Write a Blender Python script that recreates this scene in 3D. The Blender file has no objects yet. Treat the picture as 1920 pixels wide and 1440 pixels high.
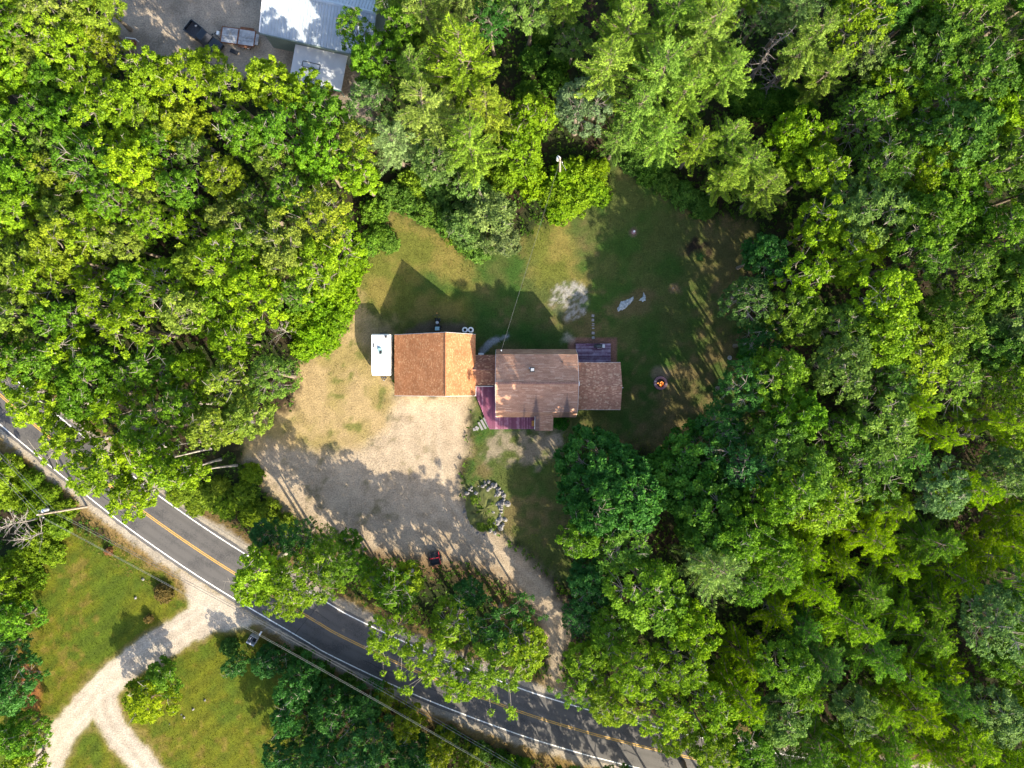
import bpy, bmesh, math, random
import numpy as np
from mathutils import Vector, Matrix, Quaternion

random.seed(7)
rng = np.random.default_rng(11)
sc = bpy.context.scene
COL = sc.collection

# ------------------------------------------------------------------ camera
CAM_H = 94.8                      # drone height above the ground, metres
FPX = 1280.0                      # focal length in photo pixels (1920 wide)
cam = bpy.data.cameras.new('camera')
cam_o = bpy.data.objects.new('camera', cam)
COL.objects.link(cam_o)
cam.sensor_width = 36.0
cam.lens = 36.0 * FPX / 1920.0
cam.clip_end = 3000.0
cam_o.location = (0, 0, CAM_H)
cam_o.rotation_euler = (0, 0, 0)
sc.camera = cam_o

# ------------------------------------------------------------------ light
SUN_EL = math.radians(28.0)
_sx, _sy = 0.53, -0.847
_n = math.hypot(_sx, _sy)
SUN_DIR = Vector((_sx / _n * math.cos(SUN_EL), _sy / _n * math.cos(SUN_EL), math.sin(SUN_EL)))
world = bpy.data.worlds.new('World')
sc.world = world
world.use_nodes = True
_wt = world.node_tree
_sky = _wt.nodes.new('ShaderNodeTexSky')
_sky.sky_type = 'NISHITA'
_sky.sun_disc = False
_sky.sun_elevation = SUN_EL
_sky.sun_rotation = math.atan2(SUN_DIR.x, SUN_DIR.y)
_sky.air_density = 1.0
_sky.dust_density = 2.4
_sky.ozone_density = 1.0
_wt.links.new(_sky.outputs[0], _wt.nodes['Background'].inputs[0])
_wt.nodes['Background'].inputs[1].default_value = 0.14
sun = bpy.data.lights.new('sun', 'SUN')
sun.energy = 4.6
sun.angle = math.radians(0.5)
sun.color = (1.0, 0.88, 0.67)
sun_o = bpy.data.objects.new('sun', sun)
COL.objects.link(sun_o)
sun_o.location = (60, -100, 80)
sun_o.rotation_euler = SUN_DIR.to_track_quat('Z', 'Y').to_euler()

# ------------------------------------------------------------------ exposure
sc.view_settings.view_transform = 'Standard'
sc.view_settings.look = 'None'
sc.view_settings.gamma = 1.0
sc.view_settings.use_curve_mapping = False
sc.view_settings.exposure = 1.68
sc.cycles.max_bounces = 6
sc.cycles.diffuse_bounces = 2
sc.cycles.glossy_bounces = 2
sc.cycles.transmission_bounces = 4
sc.cycles.transparent_max_bounces = 4
sc.cycles.use_denoising = True

# ------------------------------------------------------------------ helpers
def G(px, py, h=0.0):
    """photo pixel -> world x, y on the plane z = h"""
    d = CAM_H - h
    return ((px - 960.0) / FPX * d, (720.0 - py) / FPX * d)

def G3(px, py, h=0.0):
    x, y = G(px, py, h)
    return Vector((x, y, h))

class MB:
    """collects boxes, tubes, polygons; build() links them as one mesh object"""
    def __init__(self):
        self.v = []; self.f = []
    def add(self, vs, fs):
        o = len(self.v)
        self.v += [tuple(p) for p in vs]
        self.f += [tuple(i + o for i in f) for f in fs]
        return self
    def box(self, c, s, rz=0.0, tilt=None):
        hx, hy, hz = s[0] / 2, s[1] / 2, s[2] / 2
        ca, sa = math.cos(rz), math.sin(rz)
        vs = []
        for dz in (-hz, hz):
            for dx, dy in ((-hx, -hy), (hx, -hy), (hx, hy), (-hx, hy)):
                p = Vector((dx, dy, dz))
                if tilt is not None:
                    p = tilt @ p
                vs.append((c[0] + p.x * ca - p.y * sa, c[1] + p.x * sa + p.y * ca, c[2] + p.z))
        return self.add(vs, [(3, 2, 1, 0), (4, 5, 6, 7), (0, 1, 5, 4), (1, 2, 6, 5), (2, 3, 7, 6), (3, 0, 4, 7)])
    def prism(self, poly, z0, z1):
        n = len(poly)
        vs = [(p[0], p[1], z0) for p in poly] + [(p[0], p[1], z1) for p in poly]
        fs = [tuple(range(n - 1, -1, -1)), tuple(range(n, 2 * n))]
        fs += [(i, (i + 1) % n, n + (i + 1) % n, n + i) for i in range(n)]
        return self.add(vs, fs)
    def slab(self, pts, th):
        """planar polygon (3D points, anticlockwise seen from above) thickened downwards"""
        n = len(pts)
        vs = [tuple(p) for p in pts] + [(p[0], p[1], p[2] - th) for p in pts]
        fs = [tuple(range(n)), tuple(range(2 * n - 1, n - 1, -1))]
        fs += [((i + 1) % n, i, n + i, n + (i + 1) % n) for i in range(n)]
        return self.add(vs, fs)
    def tube(self, path, radii, sides=6, cap=True):
        path = [Vector(p) for p in path]
        if not hasattr(radii, '__len__'):
            radii = [radii] * len(path)
        vs, fs = [], []
        for i, p in enumerate(path):
            t = (path[min(i + 1, len(path) - 1)] - path[max(i - 1, 0)])
            if t.length < 1e-6:
                t = Vector((0, 0, 1))
            t.normalize()
            u = t.cross(Vector((0, 0, 1)) if abs(t.z) < 0.9 else Vector((1, 0, 0))).normalized()
            w = t.cross(u)
            for k in range(sides):
                a = 2 * math.pi * k / sides
                vs.append(p + (u * math.cos(a) + w * math.sin(a)) * radii[i])
        for i in range(len(path) - 1):
            for k in range(sides):
                a = i * sides + k; b = i * sides + (k + 1) % sides
                fs.append((a, b, b + sides, a + sides))
        if cap:
            fs.append(tuple(range(sides - 1, -1, -1)))
            fs.append(tuple(range((len(path) - 1) * sides, len(path) * sides)))
        return self.add(vs, fs)
    def lathe(self, c, prof, sides=20):
        """profile [(r, z)...] turned round the vertical axis through c"""
        vs, fs = [], []
        for r, z in prof:
            for k in range(sides):
                a = 2 * math.pi * k / sides
                vs.append((c[0] + r * math.cos(a), c[1] + r * math.sin(a), c[2] + z))
        for i in range(len(prof) - 1):
            for k in range(sides):
                a = i * sides + k; b = i * sides + (k + 1) % sides
                fs.append((a, b, b + sides, a + sides))
        fs.append(tuple(range(sides - 1, -1, -1)))
        fs.append(tuple(range((len(prof) - 1) * sides, len(prof) * sides)))
        return self.add(vs, fs)
    def build(self, name, mat, parent=None, smooth=False, bevel=0.0):
        me = bpy.data.meshes.new(name)
        me.from_pydata(self.v, [], self.f)
        me.update()
        return link_mesh(name, me, mat, parent, smooth, bevel)

def link_mesh(name, me, mat, parent=None, smooth=False, bevel=0.0):
    if mat is not None:
        me.materials.append(mat)
    if smooth:
        me.polygons.foreach_set('use_smooth', [True] * len(me.polygons))
    o = bpy.data.objects.new(name, me)
    COL.objects.link(o)
    if bevel:
        m = o.modifiers.new('bevel', 'BEVEL'); m.width = bevel; m.segments = 2; m.limit_method = 'ANGLE'
    if parent is not None:
        o.parent = parent
    return o

def quads_mesh(name, V, tint=None):
    """V: (n,4,3) float array of separate quads -> mesh"""
    n = V.shape[0]
    me = bpy.data.meshes.new(name)
    me.vertices.add(n * 4)
    me.vertices.foreach_set('co', V.astype(np.float32).ravel())
    me.loops.add(n * 4)
    me.loops.foreach_set('vertex_index', np.arange(n * 4, dtype=np.int32))
    me.polygons.add(n)
    me.polygons.foreach_set('loop_start', np.arange(0, n * 4, 4, dtype=np.int32))
    try:
        me.polygons.foreach_set('loop_total', np.full(n, 4, dtype=np.int32))
    except Exception:
        pass
    me.update(calc_edges=True)
    if tint is not None:
        a = me.attributes.new('tint', 'FLOAT', 'POINT')
        a.data.foreach_set('value', np.repeat(tint.astype(np.float32), 4))
    return me

def tag(o, label=None, cat=None, group=None, kind=None):
    if label: o['label'] = label
    if cat: o['category'] = cat
    if group: o['group'] = group
    if kind: o['kind'] = kind
    return o

def empty(name, loc=(0, 0, 0), rz=0.0):
    o = bpy.data.objects.new(name, None)
    o.empty_display_size = 0.3
    COL.objects.link(o)
    o.location = loc; o.rotation_euler = (0, 0, rz)
    return o

# ------------------------------------------------------------------ materials
def new_mat(name):
    m = bpy.data.materials.new(name); m.use_nodes = True
    nt = m.node_tree
    return m, nt, nt.nodes['Principled BSDF']

def N(nt, kind, **kw):
    n = nt.nodes.new(kind)
    for k, v in kw.items():
        setattr(n, k, v)
    return n

def simple(name, col, rough=0.7, metal=0.0, vary=0.12, scale=6.0, bump=0.0, spec=0.3):
    """plain surface with uneven colour (dirt, fading) and optional fine relief"""
    m, nt, b = new_mat(name)
    tc = N(nt, 'ShaderNodeTexCoord')
    no = N(nt, 'ShaderNodeTexNoise'); no.inputs['Scale'].default_value = scale; no.inputs['Detail'].default_value = 6
    nt.links.new(tc.outputs['Object'], no.inputs['Vector'])
    cr = N(nt, 'ShaderNodeValToRGB')
    cr.color_ramp.elements[0].position = 0.3; cr.color_ramp.elements[1].position = 0.7
    cr.color_ramp.elements[0].color = (*[c * (1 - vary) for c in col], 1)
    cr.color_ramp.elements[1].color = (*[min(1, c * (1 + vary)) for c in col], 1)
    nt.links.new(no.outputs['Fac'], cr.inputs['Fac'])
    nt.links.new(cr.outputs['Color'], b.inputs['Base Color'])
    b.inputs['Roughness'].default_value = rough
    b.inputs['Metallic'].default_value = metal
    b.inputs['Specular IOR Level'].default_value = spec
    if bump:
        bp = N(nt, 'ShaderNodeBump'); bp.inputs['Strength'].default_value = bump; bp.inputs['Distance'].default_value = 0.02
        nt.links.new(no.outputs['Fac'], bp.inputs['Height'])
        nt.links.new(bp.outputs['Normal'], b.inputs['Normal'])
    return m

def leaf_material(name, transl=0.32, gloss=0.06):
    """colour of the tree (object colour) varied leaf by leaf; thin leaves let light through"""
    m = bpy.data.materials.new(name); m.use_nodes = True
    nt = m.node_tree; nt.nodes.clear()
    out = N(nt, 'ShaderNodeOutputMaterial')
    oi = N(nt, 'ShaderNodeObjectInfo')
    at = N(nt, 'ShaderNodeAttribute'); at.attribute_name = 'tint'
    hsv = N(nt, 'ShaderNodeHueSaturation')
    mr = N(nt, 'ShaderNodeMapRange'); mr.inputs[3].default_value = 0.38; mr.inputs[4].default_value = 1.52
    mh = N(nt, 'ShaderNodeMapRange'); mh.inputs[3].default_value = 0.520; mh.inputs[4].default_value = 0.485
    nt.links.new(at.outputs['Fac'], mr.inputs[0]); nt.links.new(at.outputs['Fac'], mh.inputs[0])
    nt.links.new(mr.outputs[0], hsv.inputs['Value']); nt.links.new(mh.outputs[0], hsv.inputs['Hue'])
    nt.links.new(oi.outputs['Color'], hsv.inputs['Color'])
    d = N(nt, 'ShaderNodeBsdfDiffuse'); t = N(nt, 'ShaderNodeBsdfTranslucent'); g = N(nt, 'ShaderNodeBsdfGlossy')
    g.inputs['Roughness'].default_value = 0.42
    g.inputs['Color'].default_value = (0.8, 0.85, 0.8, 1)
    nt.links.new(hsv.outputs[0], d.inputs['Color'])
    tcol = N(nt, 'ShaderNodeMix'); tcol.data_type = 'RGBA'; tcol.blend_type = 'MULTIPLY'; tcol.inputs[0].default_value = 1.0
    tcol.inputs[7].default_value = (1.18, 1.30, 0.42, 1)
    nt.links.new(hsv.outputs[0], tcol.inputs[6]); nt.links.new(tcol.outputs[2], t.inputs['Color'])
    m1 = N(nt, 'ShaderNodeMixShader'); m1.inputs[0].default_value = transl
    nt.links.new(d.outputs[0], m1.inputs[1]); nt.links.new(t.outputs[0], m1.inputs[2])
    m2 = N(nt, 'ShaderNodeMixShader'); m2.inputs[0].default_value = gloss
    nt.links.new(m1.outputs[0], m2.inputs[1]); nt.links.new(g.outputs[0], m2.inputs[2])
    nt.links.new(m2.outputs[0], out.inputs['Surface'])
    return m

def ground_material():
    m, nt, b = new_mat('ground_cover')
    at = N(nt, 'ShaderNodeAttribute'); at.attribute_name = 'soil'
    geo = N(nt, 'ShaderNodeNewGeometry')
    n1 = N(nt, 'ShaderNodeTexNoise'); n1.inputs['Scale'].default_value = 5.0; n1.inputs['Detail'].default_value = 9; n1.inputs['Roughness'].default_value = 0.72
    n2 = N(nt, 'ShaderNodeTexNoise'); n2.inputs['Scale'].default_value = 0.7; n2.inputs['Detail'].default_value = 6
    for n in (n1, n2): nt.links.new(geo.outputs['Position'], n.inputs['Vector'])
    mr = N(nt, 'ShaderNodeMapRange'); mr.inputs[1].default_value = 0.28; mr.inputs[2].default_value = 0.72; mr.inputs[3].default_value = 0.52; mr.inputs[4].default_value = 1.48
    nt.links.new(n1.outputs['Fac'], mr.inputs[0])
    mr2 = N(nt, 'ShaderNodeMapRange'); mr2.inputs[1].default_value = 0.3; mr2.inputs[2].default_value = 0.7; mr2.inputs[3].default_value = 0.86; mr2.inputs[4].default_value = 1.14
    nt.links.new(n2.outputs['Fac'], mr2.inputs[0])
    mu = N(nt, 'ShaderNodeMath', operation='MULTIPLY'); nt.links.new(mr.outputs[0], mu.inputs[0]); nt.links.new(mr2.outputs[0], mu.inputs[1])
    hsv = N(nt, 'ShaderNodeHueSaturation'); nt.links.new(at.outputs['Color'], hsv.inputs['Color']); nt.links.new(mu.outputs[0], hsv.inputs['Value'])
    nt.links.new(hsv.outputs[0], b.inputs['Base Color'])
    b.inputs['Roughness'].default_value = 0.95; b.inputs['Specular IOR Level'].default_value = 0.1
    bp = N(nt, 'ShaderNodeBump'); bp.inputs['Strength'].default_value = 0.75; bp.inputs['Distance'].default_value = 0.12
    nt.links.new(n1.outputs['Fac'], bp.inputs['Height']); nt.links.new(bp.outputs['Normal'], b.inputs['Normal'])
    return m

def asphalt_material():
    m, nt, b = new_mat('asphalt')
    geo = N(nt, 'ShaderNodeNewGeometry')
    n1 = N(nt, 'ShaderNodeTexNoise'); n1.inputs['Scale'].default_value = 9; n1.inputs['Detail'].default_value = 8
    n2 = N(nt, 'ShaderNodeTexNoise'); n2.inputs['Scale'].default_value = 0.35; n2.inputs['Detail'].default_value = 5
    for n in (n1, n2): nt.links.new(geo.outputs['Position'], n.inputs['Vector'])
    mx = N(nt, 'ShaderNodeMath', operation='ADD'); nt.links.new(n1.outputs['Fac'], mx.inputs[0]); nt.links.new(n2.outputs['Fac'], mx.inputs[1])
    cr = N(nt, 'ShaderNodeValToRGB'); cr.color_ramp.elements[0].position = 0.75; cr.color_ramp.elements[1].position = 1.25
    cr.color_ramp.elements[0].color = (0.042, 0.041, 0.043, 1); cr.color_ramp.elements[1].color = (0.088, 0.083, 0.080, 1)
    nt.links.new(mx.outputs[0], cr.inputs[0]); nt.links.new(cr.outputs[0], b.inputs['Base Color'])
    la = N(nt, 'ShaderNodeAttribute'); la.attribute_name = 'lane'
    n3 = N(nt, 'ShaderNodeTexNoise'); n3.inputs['Scale'].default_value = 0.9; n3.inputs['Detail'].default_value = 6; nt.links.new(geo.outputs['Position'], n3.inputs['Vector'])
    mm = N(nt, 'ShaderNodeMath', operation='MULTIPLY_ADD'); nt.links.new(n3.outputs['Fac'], mm.inputs[0]); mm.inputs[1].default_value = 0.35; nt.links.new(la.outputs['Fac'], mm.inputs[2])
    mv = N(nt, 'ShaderNodeMapRange'); mv.inputs[1].default_value = 0.1; mv.inputs[2].default_value = 1.25; mv.inputs[3].default_value = 1.12; mv.inputs[4].default_value = 0.78
    nt.links.new(mm.outputs[0], mv.inputs[0])
    hs = N(nt, 'ShaderNodeHueSaturation'); nt.links.new(cr.outputs[0], hs.inputs['Color']); nt.links.new(mv.outputs[0], hs.inputs['Value']); nt.links.new(hs.outputs[0], b.inputs['Base Color'])
    b.inputs['Roughness'].default_value = 0.85
    bp = N(nt, 'ShaderNodeBump'); bp.inputs['Strength'].default_value = 0.3; bp.inputs['Distance'].default_value = 0.01
    nt.links.new(n1.outputs['Fac'], bp.inputs['Height']); nt.links.new(bp.outputs['Normal'], b.inputs['Normal'])
    return m

def paint_material(name, col):
    """road paint with worn spots"""
    m, nt, b = new_mat(name)
    geo = N(nt, 'ShaderNodeNewGeometry')
    n1 = N(nt, 'ShaderNodeTexNoise'); n1.inputs['Scale'].default_value = 5; n1.inputs['Detail'].default_value = 8
    nt.links.new(geo.outputs['Position'], n1.inputs['Vector'])
    cr = N(nt, 'ShaderNodeValToRGB'); cr.color_ramp.elements[0].position = 0.3; cr.color_ramp.elements[1].position = 0.48
    cr.color_ramp.elements[0].color = (0.16, 0.15, 0.14, 1); cr.color_ramp.elements[1].color = (*col, 1)
    nt.links.new(n1.outputs['Fac'], cr.inputs[0]); nt.links.new(cr.outputs[0], b.inputs['Base Color'])
    b.inputs['Roughness'].default_value = 0.7
    return m

def shingle_material(name, stops, dark_streaks=None):
    """each shingle tab has its own shade; stain = list of (x, y0, y1, half width) darker tongues in world metres"""
    m, nt, b = new_mat(name)
    geo = N(nt, 'ShaderNodeNewGeometry')
    cr = N(nt, 'ShaderNodeValToRGB')
    el = cr.color_ramp.elements
    while len(el) < len(stops): el.new(0.5)
    for e, (p, c) in zip(el, stops):
        e.position = p; e.color = (*c, 1)
    nt.links.new(geo.outputs['Random Per Island'], cr.inputs[0])
    no = N(nt, 'ShaderNodeTexNoise'); no.inputs['Scale'].default_value = 14; no.inputs['Detail'].default_value = 6
    nt.links.new(geo.outputs['Position'], no.inputs['Vector'])
    mr = N(nt, 'ShaderNodeMapRange'); mr.inputs[1].default_value = 0.3; mr.inputs[2].default_value = 0.7; mr.inputs[3].default_value = 0.75; mr.inputs[4].default_value = 1.25
    nt.links.new(no.outputs['Fac'], mr.inputs[0])
    n2 = N(nt, 'ShaderNodeTexNoise'); n2.inputs['Scale'].default_value = 0.6; n2.inputs['Detail'].default_value = 4
    nt.links.new(geo.outputs['Position'], n2.inputs['Vector'])
    mr2 = N(nt, 'ShaderNodeMapRange'); mr2.inputs[1].default_value = 0.3; mr2.inputs[2].default_value = 0.7; mr2.inputs[3].default_value = 0.85; mr2.inputs[4].default_value = 1.15
    nt.links.new(n2.outputs['Fac'], mr2.inputs[0])
    mu = N(nt, 'ShaderNodeMath', operation='MULTIPLY'); nt.links.new(mr.outputs[0], mu.inputs[0]); nt.links.new(mr2.outputs[0], mu.inputs[1])
    hsv = N(nt, 'ShaderNodeHueSaturation'); nt.links.new(cr.outputs[0], hsv.inputs['Color']); nt.links.new(mu.outputs[0], hsv.inputs['Value'])
    last = hsv.outputs[0]
    if dark_streaks:
        sx = N(nt, 'ShaderNodeSeparateXYZ'); nt.links.new(geo.outputs['Position'], sx.inputs[0])
        nw = N(nt, 'ShaderNodeTexNoise'); nw.inputs['Scale'].default_value = 2.5; nt.links.new(geo.outputs['Position'], nw.inputs['Vector'])
        tot = None
        for (x, ytop, ybot, hw) in dark_streaks:
            # a tongue: widest at ybot (eave side), tapering to nothing at ytop
            t = N(nt, 'ShaderNodeMapRange'); t.inputs[1].default_value = ytop; t.inputs[2].default_value = ybot; t.inputs[3].default_value = 0.0; t.inputs[4].default_value = hw
            nt.links.new(sx.outputs['Y'], t.inputs[0])
            dx = N(nt, 'ShaderNodeMath', operation='SUBTRACT'); nt.links.new(sx.outputs['X'], dx.inputs[0]); dx.inputs[1].default_value = x
            ab = N(nt, 'ShaderNodeMath', operation='ABSOLUTE'); nt.links.new(dx.outputs[0], ab.inputs[0])
            wob = N(nt, 'ShaderNodeMath', operation='MULTIPLY_ADD'); nt.links.new(nw.outputs['Fac'], wob.inputs[0]); wob.inputs[1].default_value = 0.35; nt.links.new(ab.outputs[0], wob.inputs[2])
            df = N(nt, 'ShaderNodeMath', operation='SUBTRACT'); nt.links.new(t.outputs[0], df.inputs[0]); nt.links.new(wob.outputs[0], df.inputs[1])
            st = N(nt, 'ShaderNodeMapRange'); st.inputs[1].default_value = -0.17; st.inputs[2].default_value = 0.12; nt.links.new(df.outputs[0], st.inputs[0])
            if tot is None: tot = st.outputs[0]
            else:
                mxx = N(nt, 'ShaderNodeMath', operation='MAXIMUM'); nt.links.new(tot, mxx.inputs[0]); nt.links.new(st.outputs[0], mxx.inputs[1]); tot = mxx.outputs[0]
        sc_ = N(nt, 'ShaderNodeMath', operation='MULTIPLY'); nt.links.new(tot, sc_.inputs[0]); sc_.inputs[1].default_value = 0.72
        mix = N(nt, 'ShaderNodeMix'); mix.data_type = 'RGBA'
        nt.links.new(sc_.outputs[0], mix.inputs[0]); nt.links.new(last, mix.inputs[6]); mix.inputs[7].default_value = (0.075, 0.06, 0.065, 1)
        last = mix.outputs[2]
    nt.links.new(last, b.inputs['Base Color'])
    b.inputs['Roughness'].default_value = 0.9; b.inputs['Specular IOR Level'].default_value = 0.2
    return m

def board_material(name, base, worn, worn_amt=0.5):
    m, nt, b = new_mat(name)
    geo = N(nt, 'ShaderNodeNewGeometry')
    tc = N(nt, 'ShaderNodeTexCoord')
    no = N(nt, 'ShaderNodeTexNoise'); no.inputs['Scale'].default_value = 1.3; no.inputs['Detail'].default_value = 9; no.inputs['Roughness'].default_value = 0.7
    nt.links.new(geo.outputs['Position'], no.inputs['Vector'])
    ad = N(nt, 'ShaderNodeMath', operation='MULTIPLY_ADD'); nt.links.new(geo.outputs['Random Per Island'], ad.inputs[0]); ad.inputs[1].default_value = 0.28; oi = N(nt, 'ShaderNodeObjectInfo'); o2 = N(nt, 'ShaderNodeMath', operation='MULTIPLY_ADD'); nt.links.new(oi.outputs['Random'], o2.inputs[0]); o2.inputs[1].default_value = 0.22; nt.links.new(no.outputs['Fac'], o2.inputs[2]); o3 = N(nt, 'ShaderNodeMath', operation='SUBTRACT'); nt.links.new(o2.outputs[0], o3.inputs[0]); o3.inputs[1].default_value = 0.11; nt.links.new(o3.outputs[0], ad.inputs[2])
    cr = N(nt, 'ShaderNodeValToRGB'); cr.color_ramp.elements[0].position = 1.0 - worn_amt - 0.1; cr.color_ramp.elements[1].position = 1.0 - worn_amt + 0.25
    cr.color_ramp.elements[0].color = (*base, 1); cr.color_ramp.elements[1].color = (*worn, 1)
    nt.links.new(ad.outputs[0], cr.inputs[0])
    hsv = N(nt, 'ShaderNodeHueSaturation'); nt.links.new(cr.outputs[0], hsv.inputs['Color'])
    mr = N(nt, 'ShaderNodeMapRange'); mr.inputs[3].default_value = 0.75; mr.inputs[4].default_value = 1.25; nt.links.new(geo.outputs['Random Per Island'], mr.inputs[0])
    nt.links.new(mr.outputs[0], hsv.inputs['Value']); nt.links.new(hsv.outputs[0], b.inputs['Base Color'])
    b.inputs['Roughness'].default_value = 0.75
    return m

def emit_material(name, col, strength):
    m = bpy.data.materials.new(name); m.use_nodes = True
    nt = m.node_tree; nt.nodes.clear()
    out = N(nt, 'ShaderNodeOutputMaterial'); e = N(nt, 'ShaderNodeEmission')
    e.inputs[0].default_value = (*col, 1); e.inputs[1].default_value = strength
    nt.links.new(e.outputs[0], out.inputs[0])
    return m

def grass_material():
    m = bpy.data.materials.new('grass_blade'); m.use_nodes = True
    nt = m.node_tree; b = nt.nodes['Principled BSDF']
    at = N(nt, 'ShaderNodeAttribute'); at.attribute_name = 'soil'
    ti = N(nt, 'ShaderNodeAttribute'); ti.attribute_name = 'tint'
    mr = N(nt, 'ShaderNodeMapRange'); mr.inputs[3].default_value = 0.6; mr.inputs[4].default_value = 1.75
    hsv = N(nt, 'ShaderNodeHueSaturation')
    nt.links.new(ti.outputs['Fac'], mr.inputs[0]); nt.links.new(mr.outputs[0], hsv.inputs['Value']); nt.links.new(at.outputs['Color'], hsv.inputs['Color'])
    nt.links.new(hsv.outputs[0], b.inputs['Base Color'])
    b.inputs['Roughness'].default_value = 0.9; b.inputs['Specular IOR Level'].default_value = 0.1
    return m

M = {}
M['ground'] = ground_material()
M['asphalt'] = asphalt_material()
M['grass'] = grass_material()
M['white_paint'] = paint_material('white_road_paint', (0.75, 0.75, 0.72))
M['yellow_paint'] = paint_material('yellow_road_paint', (0.50, 0.29, 0.045))
M['leaf'] = leaf_material('broad_leaf', 0.31, 0.006)
M['needle'] = leaf_material('needle', 0.26, 0.004)
M['bark'] = simple('grey_bark', (0.16, 0.13, 0.10), 0.9, vary=0.35, scale=5, bump=0.5)
M['twig'] = simple('pale_twig', (0.21, 0.185, 0.155), 0.9, vary=0.3, scale=5)
M['birch'] = simple('white_bark', (0.30, 0.275, 0.24), 0.85, vary=0.5, scale=3.0)
M['dead'] = simple('bleached_dead_wood', (0.25, 0.225, 0.205), 0.9, vary=0.25, scale=4)
M['dead_dark'] = simple('dark_dead_wood', (0.17, 0.15, 0.145), 0.9, vary=0.3, scale=4)
M['white'] = simple('white_paint', (0.80, 0.80, 0.80), 0.45, vary=0.04, scale=1.5)
M['siding'] = simple('pale_siding', (0.36, 0.325, 0.27), 0.7, vary=0.06)
M['trim'] = simple('white_trim', (0.74, 0.74, 0.74), 0.5, vary=0.05)
M['black'] = simple('black_plastic', (0.02, 0.021, 0.024), 0.45, vary=0.2)
M['dark_steel'] = simple('dark_steel', (0.05, 0.05, 0.055), 0.5, vary=0.3, metal=0.3)
M['steel'] = simple('galvanised_steel', (0.45, 0.46, 0.47), 0.4, vary=0.15, metal=0.6)
M['glass'] = simple('dark_glass', (0.025, 0.03, 0.04), 0.08, vary=0.05, spec=0.6)
M['rock'] = simple('grey_rock', (0.18, 0.175, 0.178), 0.9, vary=0.6, scale=3.0, bump=0.8)
M['pale_rock'] = simple('pale_bluish_ledge', (0.30, 0.335, 0.35), 0.9, vary=0.4, scale=4.0, bump=0.8)
M['paver'] = simple('concrete_paver', (0.21, 0.205, 0.21), 0.9, vary=0.12, scale=8)
M['pole'] = simple('weathered_pole_wood', (0.27, 0.23, 0.19), 0.9, vary=0.25, scale=5)
M['wire'] = simple('wire', (0.12, 0.125, 0.13), 0.5, vary=0.1)
M['pale_wire'] = simple('pale_wire', (0.22, 0.23, 0.22), 0.5, vary=0.1)
M['grey_can'] = simple('grey_enamel', (0.66, 0.68, 0.70), 0.35, vary=0.06)
M['red'] = simple('red_enamel', (0.42, 0.015, 0.03), 0.5, vary=0.2)
M['rust'] = simple('rusty_steel', (0.17, 0.075, 0.04), 0.85, vary=0.45, scale=5)
M['teal'] = simple('teal_plastic', (0.28, 0.47, 0.52), 0.5, vary=0.1)
M['truck'] = simple('black_truck_paint', (0.018, 0.024, 0.032), 0.22, vary=0.1, spec=0.5)
M['brick'] = simple('purple_brown_brick', (0.26, 0.15, 0.16), 0.9, vary=0.3, scale=9, bump=0.4)
M['ash'] = simple('ash_and_char', (0.035, 0.03, 0.03), 0.95, vary=0.5, scale=9)
M['flame_core'] = emit_material('flame_core', (1.0, 0.45, 0.10), 0.75)
M['flame'] = emit_material('flame', (1.0, 0.20, 0.03), 0.45)
M['deck'] = board_material('maroon_deck_board', (0.17, 0.045, 0.095), (0.34, 0.22, 0.28), 0.30)
M['deck_worn'] = board_material('worn_purple_deck_board', (0.085, 0.032, 0.075), (0.24, 0.20, 0.27), 0.36)
M['grey_board'] = board_material('weathered_grey_board', (0.10, 0.10, 0.105), (0.40, 0.41, 0.43), 0.5)
M['orange_wood'] = simple('orange_cedar', (0.40, 0.20, 0.05), 0.7, vary=0.2)
M['metal_roof'] = simple('pale_metal_roof', (0.36, 0.41, 0.46), 0.42, vary=0.10, scale=0.8, metal=0.25)
M['white_metal'] = simple('white_metal_roof', (0.52, 0.54, 0.57), 0.45, vary=0.08, scale=0.8)
M['green_wall'] = simple('grey_green_metal_wall', (0.15, 0.20, 0.19), 0.55, vary=0.15)
M['green_trim'] = simple('green_trim', (0.02, 0.16, 0.07), 0.5)
M['shingle_orange'] = shingle_material('orange_brown_shingle', [(0.0, (0.31, 0.128, 0.055)), (0.55, (0.365, 0.158, 0.072)), (0.85, (0.42, 0.198, 0.095)), (1.0, (0.48, 0.265, 0.135))])
M['shingle_dark'] = shingle_material('red_brown_shingle', [(0.0, (0.19, 0.085, 0.055)), (0.55, (0.25, 0.12, 0.075)), (0.8, (0.32, 0.17, 0.105)), (1.0, (0.48, 0.30, 0.18))])
M['ridge_cap'] = simple('ridge_cap', (0.30, 0.13, 0.06), 0.9, vary=0.3, scale=5)
M['ridge_cap_dark'] = simple('brown_ridge_cap', (0.24, 0.13, 0.10), 0.9, vary=0.3, scale=5)
# ------------------------------------------------------------------ ground
def vnoise(x, y, scale, seed, octaves=4, rough=0.55):
    """smooth value noise 0..1 on arrays"""
    out = np.zeros_like(x); amp = 1.0; tot = 0.0
    for o in range(octaves):
        r = np.random.default_rng(seed + o * 17)
        T = r.random((128, 128))
        u = x / scale * (2 ** o) + 37.3 * o; v = y / scale * (2 ** o) + 11.9 * o
        iu = np.floor(u).astype(int); iv = np.floor(v).astype(int)
        fu = u - iu; fv = v - iv
        fu = fu * fu * (3 - 2 * fu); fv = fv * fv * (3 - 2 * fv)
        a = T[iu % 128, iv % 128]; b = T[(iu + 1) % 128, iv % 128]; c = T[iu % 128, (iv + 1) % 128]; d = T[(iu + 1) % 128, (iv + 1) % 128]
        out += amp * (a * (1 - fu) * (1 - fv) + b * fu * (1 - fv) + c * (1 - fu) * fv + d * fu * fv)
        tot += amp; amp *= rough
    return out / tot

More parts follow.
